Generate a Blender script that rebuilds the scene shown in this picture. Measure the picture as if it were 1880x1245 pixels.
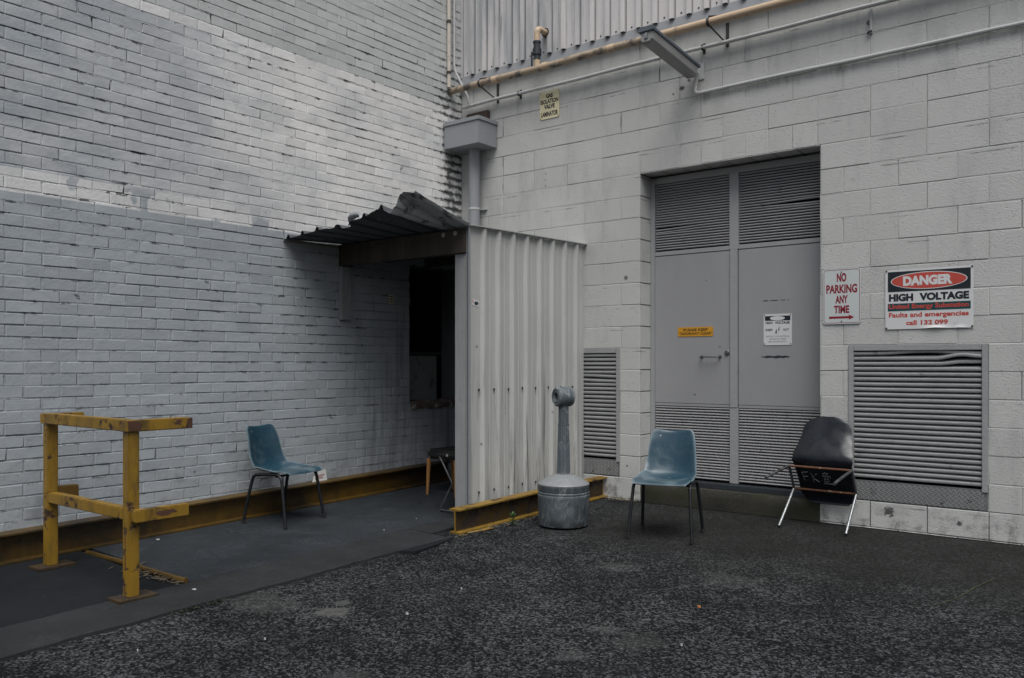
import bpy, bmesh, math, random
from mathutils import Vector, Matrix, noise
R = math.radians
for o in list(bpy.data.objects): bpy.data.objects.remove(o)
S = bpy.context.scene
COL = S.collection
random.seed(7)

# ------------------------------------------------------------------ camera, light
cam = bpy.data.cameras.new('camera'); co = bpy.data.objects.new('camera', cam); COL.objects.link(co)
cam.sensor_width = 36; cam.lens = 36*1550/1880; cam.shift_y = 0.0242; cam.clip_end = 500; cam.clip_start = .05
co.location = (6.003, -6.763, 1.241); co.rotation_euler = (R(90), 0, R(38.19))
S.camera = co
SUN_AZ = Vector((0.68, -0.73, 0)).normalized(); SUN_EL = 62
w = bpy.data.worlds.new('World'); S.world = w; w.use_nodes = True
nt = w.node_tree; nt.nodes.clear()
sky = nt.nodes.new('ShaderNodeTexSky'); sky.sky_type = 'NISHITA'; sky.sun_disc = False
sky.sun_elevation = R(SUN_EL); sky.sun_rotation = math.atan2(SUN_AZ.x, SUN_AZ.y)
sky.air_density = 1.0; sky.dust_density = 4.0; sky.ozone_density = 1.0
hs = nt.nodes.new('ShaderNodeHueSaturation'); hs.inputs['Saturation'].default_value = .7
bg = nt.nodes.new('ShaderNodeBackground'); bg.inputs['Strength'].default_value = .05
wo = nt.nodes.new('ShaderNodeOutputWorld')
nt.links.new(sky.outputs[0], hs.inputs['Color']); nt.links.new(hs.outputs[0], bg.inputs[0]); nt.links.new(bg.outputs[0], wo.inputs[0])
sl = bpy.data.lights.new('sun', 'SUN'); so = bpy.data.objects.new('sun', sl); COL.objects.link(so)
sl.energy = 1.5; sl.angle = R(46); sl.color = (.985, 1, .985)
sd = Vector((SUN_AZ.x*math.cos(R(SUN_EL)), SUN_AZ.y*math.cos(R(SUN_EL)), math.sin(R(SUN_EL))))
so.rotation_euler = sd.to_track_quat('Z', 'Y').to_euler()
S.view_settings.view_transform = 'Standard'; S.view_settings.look = 'None'
S.view_settings.exposure = 0.93; S.view_settings.gamma = 1

# ------------------------------------------------------------------ materials
class Mat:
    def __init__(s, name, rough=.6, metal=0., spec=.5):
        s.m = bpy.data.materials.new(name); s.m.use_nodes = True
        s.t = s.m.node_tree; s.n = s.t.nodes; s.b = s.n['Principled BSDF']
        s.b.inputs['Roughness'].default_value = rough; s.b.inputs['Metallic'].default_value = metal
        s.b.inputs['Specular IOR Level'].default_value = spec
        s.pos = s.n.new('ShaderNodeNewGeometry').outputs['Position']
        s.obj = s.n.new('ShaderNodeTexCoord').outputs['Object']
    def link(s, a, b): s.t.links.new(a, b)
    def setin(s, sock, v):
        if isinstance(v, bpy.types.NodeSocket): s.link(v, sock)
        elif v is not None:
            if isinstance(v, (tuple, list)) and len(v) == 3 and sock.type == 'RGBA': v = (*v, 1)
            sock.default_value = v
    def scale(s, vec, k):
        n = s.n.new('ShaderNodeMapping'); s.link(vec, n.inputs['Vector']); n.inputs['Scale'].default_value = k; return n.outputs[0]
    def noise(s, vec, sc, det=4, rough=.55, dist=0):
        n = s.n.new('ShaderNodeTexNoise'); s.setin(n.inputs['Vector'], vec); n.inputs['Scale'].default_value = sc
        n.inputs['Detail'].default_value = det; n.inputs['Roughness'].default_value = rough; n.inputs['Distortion'].default_value = dist
        return n.outputs['Fac']
    def voro(s, vec, sc, feat='F1', out='Distance'):
        n = s.n.new('ShaderNodeTexVoronoi'); s.setin(n.inputs['Vector'], vec); n.inputs['Scale'].default_value = sc; n.feature = feat
        return n.outputs[out]
    def rng(s, v, a, b, c=0., d=1.):
        n = s.n.new('ShaderNodeMapRange'); s.setin(n.inputs[0], v)
        for i, k in enumerate((a, b, c, d)): s.setin(n.inputs[1+i], k)
        n.interpolation_type = 'SMOOTHSTEP' if not isinstance(a, bpy.types.NodeSocket) else 'LINEAR'
        return n.outputs[0]
    def math(s, op, a, b=None, c=None):
        n = s.n.new('ShaderNodeMath'); n.operation = op
        s.setin(n.inputs[0], a)
        if b is not None: s.setin(n.inputs[1], b)
        if c is not None: s.setin(n.inputs[2], c)
        return n.outputs[0]
    def mul(s, a, b): return s.math('MULTIPLY', a, b)
    def xyz(s, v):
        n = s.n.new('ShaderNodeSeparateXYZ'); s.link(v, n.inputs[0]); return n.outputs
    def mix(s, f, a, b, mode='MIX'):
        n = s.n.new('ShaderNodeMix'); n.data_type = 'RGBA'; n.blend_type = mode
        s.setin(n.inputs[0], f); s.setin(n.inputs[6], a); s.setin(n.inputs[7], b); return n.outputs[2]
    def attr(s, name):
        n = s.n.new('ShaderNodeAttribute'); n.attribute_name = name; return n.outputs['Fac']
    def col(s, c): s.setin(s.b.inputs['Base Color'], c); return s
    def rgh(s, c): s.setin(s.b.inputs['Roughness'], c); return s
    def bump(s, h, dist=.002, st=1.):
        n = s.n.new('ShaderNodeBump'); s.link(h, n.inputs['Height']); n.inputs['Distance'].default_value = dist
        n.inputs['Strength'].default_value = st; s.link(n.outputs[0], s.b.inputs['Normal']); return s

def simple(name, base, rough=.6, metal=0., var=.25, sc=6., coord='obj', dirt=None, dirtsc=9., dirtlo=.55, dirthi=.7, bump=.0006, streak=False):
    m = Mat(name, rough, metal); v = getattr(m, coord)
    n1 = m.noise(v, sc, 6, .6)
    c = m.mix(n1, tuple(x*(1-var) for x in base), tuple(min(1, x*(1+var)) for x in base))
    if dirt:
        vv = m.scale(v, (1, 1, .12)) if streak else v
        n2 = m.noise(vv, dirtsc, 8, .65)
        c = m.mix(m.rng(n2, dirtlo, dirthi), c, dirt)
    m.col(c)
    m.rgh(m.rng(m.noise(v, sc*2, 4), .3, .7, rough-.1, min(1, rough+.12)))
    if bump: m.bump(m.noise(v, sc*12, 5), bump*4)
    return m.m

BH = .081       # brick course
def brick_paint():
    m = Mat('painted_brick', .55); p = m.pos; x, y, z = m.xyz(p)
    tint = m.attr('tint')
    big = m.noise(p, .9, 4); med = m.noise(p, 5, 6, .6); fine = m.noise(p, 45, 5, .65)
    blue = m.mix(med, (.285, .315, .340), (.40, .425, .445))
    grey = m.mix(med, (.43, .445, .44), (.54, .55, .54))
    light = m.mix(med, (.66, .645, .63), (.82, .80, .78))
    # the cleaner coat: between two courses, patchy, fading away from the corner
    zone = m.mul(m.rng(m.math('ADD', z, m.math('MULTIPLY_ADD', m.noise(p, 2.1, 4), .5, -.25)), 2.42, 2.50), m.math('LESS_THAN', z, 3.932))
    yy = m.math('ADD', y, m.math('MULTIPLY_ADD', big, 2.2, -1.1))
    near = m.rng(yy, -4.4, -1.9)
    patch = m.rng(m.noise(m.scale(p, (1, 1, 2.2)), 1.7, 5, .6), .34, .62)
    f = m.mul(zone, m.math('MAXIMUM', m.mul(near, m.math('MULTIPLY_ADD', patch, .40, .60)), m.mul(patch, .28)))
    strip = m.mul(m.math('GREATER_THAN', z, 3.932-BH), m.math('LESS_THAN', z, 3.932))
    low = m.mul(m.math('LESS_THAN', z, 2.531), m.math('GREATER_THAN', z, 2.369))
    lowp = m.mul(low, m.rng(m.noise(m.scale(p, (1, 1.3, .9)), 2.3, 3, .5), .43, .45))
    f = m.math('MAXIMUM', f, m.math('MAXIMUM', m.mul(strip, .8), m.mul(lowp, .70)))
    c = m.mix(m.math('GREATER_THAN', z, 3.932), blue, grey)
    c = m.mix(f, c, light)
    # per brick tone
    c = m.mix(1., c, m.mix(tint, (.90, .90, .90), (1.06, 1.06, 1.06)), 'MULTIPLY')
    # grime in and under the bed joints
    fr = m.math('FRACT', m.math('DIVIDE', m.math('ADD', z, -1.173+BH*40), BH))
    nj = m.math('MAXIMUM', m.rng(fr, .80, 1.0), m.rng(fr, .16, 0))
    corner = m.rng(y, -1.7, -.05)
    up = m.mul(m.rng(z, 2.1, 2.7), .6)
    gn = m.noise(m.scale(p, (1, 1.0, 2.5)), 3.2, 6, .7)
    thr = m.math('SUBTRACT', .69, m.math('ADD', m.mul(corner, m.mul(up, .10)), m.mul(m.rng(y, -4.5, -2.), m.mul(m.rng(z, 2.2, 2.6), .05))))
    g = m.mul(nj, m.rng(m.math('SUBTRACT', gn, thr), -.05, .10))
    c = m.mix(m.mul(g, .93), c, (.018, .02, .022))
    dn = m.math('ADD', m.noise(m.scale(p, (1, 1.2, 2.5)), 5.5, 7, .78), m.mul(m.math('SUBTRACT', m.noise(p, .9, 4, .6), .5), .38))
    dash = m.rng(m.math('ADD', m.mul(m.math('MAXIMUM', m.rng(fr, .70, .94), m.rng(fr, .24, .05)), .22), dn), .765, .84)
    c = m.mix(m.mul(dash, m.rng(z, .6, 2.6, .55, .92)), c, (.022, .024, .027))
    njw = m.math('MAXIMUM', m.rng(fr, .50, 1.0), m.rng(fr, .34, 0))
    gn2 = m.math('ADD', m.mul(m.noise(m.scale(p, (1, 1, 1.3)), 13, 8, .78), .62), m.math('ADD', m.mul(m.noise(m.scale(p, (1, 1, .6)), 2.7, 3), .45), m.mul(njw, .11)))
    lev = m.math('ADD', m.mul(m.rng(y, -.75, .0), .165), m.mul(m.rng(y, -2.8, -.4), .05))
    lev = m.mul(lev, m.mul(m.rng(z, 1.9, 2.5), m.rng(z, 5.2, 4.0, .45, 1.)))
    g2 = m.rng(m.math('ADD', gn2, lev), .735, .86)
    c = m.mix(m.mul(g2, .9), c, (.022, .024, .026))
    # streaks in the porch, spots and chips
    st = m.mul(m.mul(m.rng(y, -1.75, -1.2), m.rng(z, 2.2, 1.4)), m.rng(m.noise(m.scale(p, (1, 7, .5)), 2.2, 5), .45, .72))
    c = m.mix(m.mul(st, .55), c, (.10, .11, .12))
    wear = m.mul(m.rng(z, .75, .2), m.rng(m.noise(p, 6, 6, .7), .48, .68))
    c = m.mix(m.mul(wear, .5), c, (.15, .16, .17))
    wob = m.n.new('ShaderNodeVectorMath'); wob.operation = 'ADD'; nz = m.n.new('ShaderNodeTexNoise'); nz.inputs['Scale'].default_value = 28; m.link(p, nz.inputs['Vector'])
    sc_ = m.n.new('ShaderNodeVectorMath'); sc_.operation = 'SCALE'; sc_.inputs['Scale'].default_value = .11; m.link(nz.outputs['Color'], sc_.inputs[0]); m.link(p, wob.inputs[0]); m.link(sc_.outputs[0], wob.inputs[1]); pw = wob.outputs[0]
    sp = m.mul(m.rng(m.voro(pw, 3.7), .075, .02), m.rng(m.noise(p, 2.1, 2), .50, .56))
    c = m.mix(m.mul(sp, .85), c, (.02, .022, .025))
    chips = m.mul(m.rng(m.math('ABSOLUTE', m.math('SUBTRACT', m.noise(pw, 9, 5, .75), .5)), .016, .0), m.mul(m.rng(m.noise(p, 2.4, 5, .7), .53, .60), m.math('MULTIPLY_ADD', nj, .7, .3)))
    c = m.mix(m.mul(chips, .75), c, (.03, .033, .036))
    sp2 = m.mul(m.rng(m.voro(pw, 14), .10, .03), m.rng(m.noise(p, 3.3, 3), .53, .60))
    c = m.mix(m.mul(sp2, .6), c, (.04, .04, .045))
    m.col(c)
    m.rgh(m.rng(fine, .3, .7, .45, .7))
    h = m.math('ADD', m.mul(fine, .5), m.mul(m.noise(p, 14, 4), 1.0))
    m.bump(h, .006, .6)
    return m.m
def block_paint():
    m = Mat('painted_block', .65); p = m.pos; x, y, z = m.xyz(p)
    tint = m.attr('tint')
    med = m.noise(p, 2.2, 5, .55); fine = m.noise(p, 60, 5, .7)
    c = m.mix(med, (.432, .434, .420), (.532, .530, .512))
    c = m.mix(1., c, m.mix(tint, (.95, .95, .95), (1.03, 1.03, 1.03)), 'MULTIPLY')
    # soot streaks below the two conduits
    def below(z0, depth, x0):
        return m.mul(m.mul(m.rng(z, z0-depth, z0), m.math('LESS_THAN', z, z0)), m.rng(x, x0-.05, x0+.05))
    sn = m.rng(m.noise(m.scale(p, (1, 1, .18)), 7, 6, .7), .47, .72)
    g1 = m.mul(below(3.585, .14, 2.72), sn)
    g2 = m.mul(below(3.96, .5, .3), m.mul(sn, .45))
    g3 = m.mul(below(4.2, .25, .0), m.mul(sn, .5))
    g = m.math('MAXIMUM', g1, m.math('MAXIMUM', g2, g3))
    c = m.mix(m.mul(g, .8), c, (.07, .075, .075))
    # grime in joints
    fr = m.math('FRACT', m.math('DIVIDE', m.math('ADD', z, 4.005), .1985))
    nj = m.math('MAXIMUM', m.rng(fr, .955, 1.0), m.rng(fr, .03, 0))
    jn = m.mul(nj, m.rng(m.noise(p, 1.9, 5, .7), .52, .66))
    c = m.mix(m.mul(jn, .8), c, (.035, .035, .035))
    pits = m.mul(m.rng(m.voro(m.scale(p, (1, 1, 2.0)), 26), .17, .08), m.rng(m.noise(p, 1.6, 3), .45, .6))
    c = m.mix(m.mul(pits, .75), c, (.10, .10, .097))
    stn = m.mul(m.rng(m.noise(m.scale(p, (1, 1, .35)), 2.6, 7, .7), .48, .74), .42)
    c = m.mix(stn, c, (.23, .235, .23))
    def blob(cx, cz, r, k):
        d_ = m.math('SQRT', m.math('ADD', m.math('POWER', m.math('ADD', x, -cx), 2.), m.math('POWER', m.math('ADD', z, -cz), 2.)))
        return m.mul(m.rng(m.math('ADD', d_, m.math('MULTIPLY_ADD', m.noise(p, 38, 5, .75), r*3, -r*1.5)), r, r*.5), k)
    for q in ((2.585, 3.665, .028, .9), (2.50, 3.63, .014, .8), (2.655, 3.72, .018, .8), (4.30, .125, .045, .9), (4.78, .09, .022, .9), (2.03, .30, .014, .7), (1.10, 3.0, .012, .8), (1.10, 3.06, .010, .7), (1.105, 3.12, .009, .7)):
        c = m.mix(blob(*q), c, (.025, .025, .025))
    foot = m.mul(m.rng(z, .32, .0), m.rng(m.noise(p, 7, 7, .7), .46, .66))
    c = m.mix(m.mul(foot, .75), c, (.06, .06, .055))
    sp = m.mul(m.rng(m.voro(p, 2.3), .07, .03), m.rng(m.noise(p, 1.3, 2), .52, .58))
    c = m.mix(m.mul(sp, .8), c, (.03, .03, .03))
    m.col(c); m.rgh(m.rng(fine, .3, .7, .55, .8))
    m.bump(m.math('ADD', m.mul(m.rng(m.voro(m.scale(p, (1, 1, 1.6)), 70), .0, .35), .8), fine), .005, .8)
    return m.m
def deep_mortar():
    m = Mat('dirty_mortar', .9); p = m.pos
    m.col(m.mix(m.noise(p, 3, 5), (.03, .032, .034), (.17, .175, .18)))
    m.bump(m.noise(p, 60, 4), .004); return m.m
def asphalt():
    m = Mat('worn_asphalt', .8, 0., .10); p = m.pos; x, y, z = m.xyz(p)
    v = m.voro(p, 95, 'F1', 'Color'); agg = m.xyz(v)[0]
    cl = m.noise(p, 26, 6, .72); big = m.noise(p, .8, 5, .6)
    k = m.math('ADD', m.mul(agg, .46), m.math('ADD', m.mul(cl, .52), m.mul(m.math('SUBTRACT', m.noise(p, 2.3, 6, .65), .5), .50)))
    t = m.rng(k, .30, .84)
    t = m.math('POWER', t, 2.0)
    c = m.mix(t, (.0050, .0056, .0062), (.098, .104, .108))
    st_ = m.mul(m.rng(m.xyz(v)[1], .90, .93), m.rng(m.voro(p, 95), .42, .25))
    c = m.mix(m.mul(st_, .7), c, (.13, .135, .135))
    lump = m.mul(m.rng(m.noise(p, 7.5, 6, .72), .50, .68), m.rng(m.noise(p, 38, 4, .7), .40, .62))
    c = m.mix(m.mul(lump, .25), c, (.05, .053, .056))
    c = m.mix(m.mul(m.rng(big, .5, .72), .30), c, (.022, .0235, .025))
    # smooth mossy margin along the block wall
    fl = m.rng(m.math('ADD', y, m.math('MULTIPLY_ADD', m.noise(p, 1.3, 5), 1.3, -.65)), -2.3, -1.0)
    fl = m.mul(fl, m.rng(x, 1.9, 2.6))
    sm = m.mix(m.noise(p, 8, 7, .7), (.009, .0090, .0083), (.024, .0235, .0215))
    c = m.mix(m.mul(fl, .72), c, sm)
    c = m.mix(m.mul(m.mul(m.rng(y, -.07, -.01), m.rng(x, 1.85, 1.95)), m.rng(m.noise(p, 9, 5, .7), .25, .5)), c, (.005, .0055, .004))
    # cement smears
    def blob(cx, cy, r, sx=1.):
        d = m.math('SQRT', m.math('ADD', m.math('POWER', m.mul(m.math('ADD', x, -cx), sx), 2.), m.math('POWER', m.math('ADD', y, -cy), 2.)))
        d = m.math('ADD', d, m.math('MULTIPLY_ADD', m.noise(p, 14, 7, .78), r*4.2, -r*2.1))
        return m.rng(d, r*.9, r*.6)
    for (cx, cy, r, a, sx) in ((2.44, -3.80, .10, .75, .8), (2.36, -3.66, .055, .55, 1), (2.0, -3.92, .22, .25, .7), (3.78, -3.2, .10, .28, 1), (3.85, -3.6, .09, .28, 1), (4.0, -3.25, .16, .2, 1), (3.2, -2.1, .14, .25, 1), (3.9, -2.0, .2, .2, .8), (3.25, -4.35, .13, .2, 1)):
        c = m.mix(m.mul(blob(cx, cy, r, sx), a), c, (.10, .10, .096))
    wf = m.mul(m.rng(m.voro(p, 9), .07, .03), m.rng(m.noise(p, 5, 2), .60, .66))
    c = m.mix(m.mul(wf, .5), c, (.20, .195, .185))
    m.col(c)
    m.rgh(m.rng(cl, .3, .7, .70, .92))
    hh = m.mul(m.math('ADD', m.mul(agg, .6), m.mul(cl, 1.2)), m.math('SUBTRACT', 1., m.mul(fl, .8)))
    m.bump(hh, .010, .9)
    return m.m
def concrete(name, a, b, moss=0., agg=.25):
    m = Mat(name, .8, 0., .08); p = m.pos
    c = m.mix(m.noise(p, 3.5, 8, .7), a, b)
    c = m.mix(m.rng(m.noise(p, 1.1, 5, .6), .35, .7), c, m.mix(.5, c, b))
    sp = m.rng(m.math('ADD', m.noise(p, 70, 5, .8), m.mul(m.math('SUBTRACT', m.noise(p, 3, 4), .5), .35)), .50, .72)
    c = m.mix(m.mul(sp, agg), c, tuple(min(1, 2.2*x) for x in b))
    if moss: c = m.mix(m.mul(m.rng(m.noise(p, 5, 6, .7), .48, .62), moss), c, (.035, .04, .018))
    pale = m.mul(m.rng(m.voro(p, 7), .06, .02), m.rng(m.noise(p, 4, 2), .58, .64))
    c = m.mix(m.mul(pale, .7), c, (.25, .25, .24))
    m.col(c); m.rgh(m.rng(m.noise(p, 4, 4), .3, .7, .62, .9)); m.bump(m.noise(p, 50, 6, .7), .004, .7); return m.m
def yellow_paint(name, base, rust, lo, hi, grime=.5, big=0.):
    m = Mat(name, .55); p = m.obj
    n1 = m.noise(p, 4, 5); c = m.mix(n1, tuple(x*.75 for x in base), tuple(x*1.15 for x in base))
    st = m.rng(m.noise(m.scale(p, (1, 1, .25)), 9, 7, .7), .42, .75)
    c = m.mix(m.mul(st, grime), c, (.05, .035, .012))
    if big:
        c = m.mix(m.mul(m.rng(m.math('ADD', m.noise(p, .55, 3), m.mul(m.noise(p, 5, 6, .7), .35)), .56, .82), big), c, (.010, .0075, .004))
    rn = m.noise(p, 7, 8, .68); f = m.rng(rn, lo, hi)
    c = m.mix(f, c, m.mix(m.noise(p, 40, 4), (.018, .010, .008), rust))
    m.col(c); m.rgh(m.math('MULTIPLY_ADD', f, .35, .5)); m.bump(m.math('SUBTRACT', m.mul(m.noise(p, 60, 4), .3), f), .0025, .8); return m.m
def sheet_paint():
    m = Mat('cream_sheet_paint', .5); p = m.pos; x, y, z = m.xyz(p)
    n1 = m.noise(p, 1.7, 4); c = m.mix(n1, (.39, .392, .376), (.465, .465, .446))
    s1 = m.rng(m.noise(m.scale(p, (1, 9, .35)), 2.2, 6, .7), .47, .70)
    c = m.mix(m.mul(m.mul(s1, m.rng(z, 1.9, .1)), .85), c, (.12, .12, .118))
    s2 = m.rng(m.noise(m.scale(p, (1, 14, .2)), 2.5, 6, .7), .59, .66)
    c = m.mix(m.mul(m.mul(s2, m.rng(z, 1.5, .4)), .8), c, (.05, .05, .05))
    sp = m.mul(m.rng(m.voro(p, 6), .10, .05), m.rng(m.noise(p, 3, 2), .56, .6))
    c = m.mix(m.mul(sp, .7), c, (.08, .08, .08))
    m.col(c); m.rgh(m.rng(n1, .3, .7, .42, .58)); m.bump(m.noise(p, 8, 4), .002); return m.m
def clad_paint():
    m = Mat('weathered_cladding', .55); p = m.pos; x, y, z = m.xyz(p)
    sv = m.scale(p, (2.2, 2.2, .22))
    n1 = m.noise(sv, 3, 7, .65)
    c = m.mix(m.rng(n1, .35, .65), (.33, .345, .36), (.60, .575, .57))
    c = m.mix(m.mul(m.rng(x, .9, 2.4), .7), c, (.68, .65, .64))
    fx = m.math('FRACT', m.math('DIVIDE', m.math('ADD', x, -.05), .166))
    ed = m.math('MAXIMUM', m.mul(m.rng(fx, .90, .955), m.rng(fx, 1.0, .97)), m.mul(m.mul(m.rng(fx, .56, .62), m.rng(fx, .70, .64)), .5))  # dark lines along the rib edges: rib shading put into the colour
    c = m.mix(m.mul(m.mul(ed, m.rng(m.noise(sv, 2.2, 5), .32, .55)), .75), c, (.07, .075, .08))
    s2 = m.rng(m.noise(m.scale(p, (6, 6, .3)), 3, 6, .7), .58, .68)
    c = m.mix(m.mul(m.mul(s2, m.rng(x, 3.2, .3)), .7), c, (.09, .10, .11))
    m.col(c); m.bump(m.noise(p, 12, 3), .0015); return m.m
def blue_plastic():
    m = Mat('blue_plastic', .32); p = m.obj
    sc = m.noise(m.scale(p, (1.2, 3, 1.2)), 5, 8, .72, .6)
    n2 = m.noise(p, 2.6, 3)
    c = m.mix(m.noise(p, 3, 3), (.011, .038, .060), (.024, .060, .084))
    c = m.mix(m.mul(m.rng(sc, .48, .78), .45), c, (.14, .185, .21))
    up = m.xyz(p)[2]
    c = m.mix(m.mul(m.mul(m.rng(n2, .42, .62), m.rng(up, .55, .40)), .5), c, (.20, .25, .27))
    sp = m.mul(m.rng(m.voro(p, 13), .13, .08), m.rng(m.noise(p, 9, 2), .56, .62))
    c = m.mix(m.mul(sp, .7), c, (.45, .48, .48))
    pt_ = m.n['Geometry'].outputs['Pointiness'] if 'Geometry' in m.n else m.n.new('ShaderNodeNewGeometry').outputs['Pointiness']
    c = m.mix(m.mul(m.rng(pt_, .515, .60), .65), c, (.20, .26, .29))
    m.col(c); m.rgh(m.rng(sc, .35, .7, .26, .46)); m.bump(m.noise(p, 140, 3), .0006, .5); return m.m
def galv():
    m = Mat('scuffed_grey_polymer', .5); p = m.obj
    n = m.noise(p, 6, 7, .65); c = m.mix(n, (.045, .058, .068), (.12, .14, .155))
    sc = m.rng(m.noise(m.scale(p, (1, 1, .35)), 9, 9, .78, 1.6), .50, .66)
    c = m.mix(m.mul(sc, .7), c, (.21, .23, .245))
    sk = m.rng(m.math('ABSOLUTE', m.math('SUBTRACT', m.noise(m.scale(p, (1, 1, .6)), 4.5, 3, .5, .5), .5)), .010, .0)
    c = m.mix(m.mul(sk, .55), c, (.30, .32, .33))
    bk = m.rng(m.noise(m.scale(p, (1, 1, .3)), 8, 6, .7), .56, .72)
    c = m.mix(m.mul(bk, .75), c, (.022, .027, .031))
    z = m.xyz(p)[2]
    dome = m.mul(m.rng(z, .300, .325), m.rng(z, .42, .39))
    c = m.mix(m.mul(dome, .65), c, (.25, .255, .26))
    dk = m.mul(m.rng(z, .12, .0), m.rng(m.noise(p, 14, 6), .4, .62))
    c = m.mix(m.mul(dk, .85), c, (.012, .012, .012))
    m.col(c); m.bump(m.noise(p, 60, 4), .001); return m.m
def timber_post():
    m = Mat('weathered_painted_timber', .75); p = m.pos
    g = m.noise(m.scale(p, (22, 22, 1.4)), 3, 6, .6, .4)
    c = m.mix(g, (.17, .18, .185), (.33, .34, .34))
    c = m.mix(m.mul(m.rng(m.noise(p, 9, 7, .7), .58, .72), .7), c, (.05, .05, .05))
    m.col(c); m.bump(g, .002); return m.m
def brown_timber():
    m = Mat('stained_timber', .8); p = m.pos
    n = m.noise(m.scale(p, (9, 1, .5)), 1.6, 5, .5)
    c = m.mix(n, (.010, .008, .006), (.075, .060, .046))
    c = m.mix(m.mul(m.rng(m.noise(p, 7, 6, .7), .5, .66), .6), c, (.02, .017, .014))
    m.col(c); m.bump(m.noise(m.scale(p, (2, 20, 20)), 3, 5), .002); return m.m
def roof_metal():
    m = Mat('dulled_roof_sheet', .6, .2); p = m.pos
    c = m.mix(m.noise(p, 4, 6), (.055, .06, .065), (.12, .13, .135))
    c = m.mix(m.rng(m.noise(p, 11, 7, .7), .56, .7), c, (.24, .25, .25))
    m.col(c); m.bump(m.noise(p, 18, 4), .003); return m.m

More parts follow.
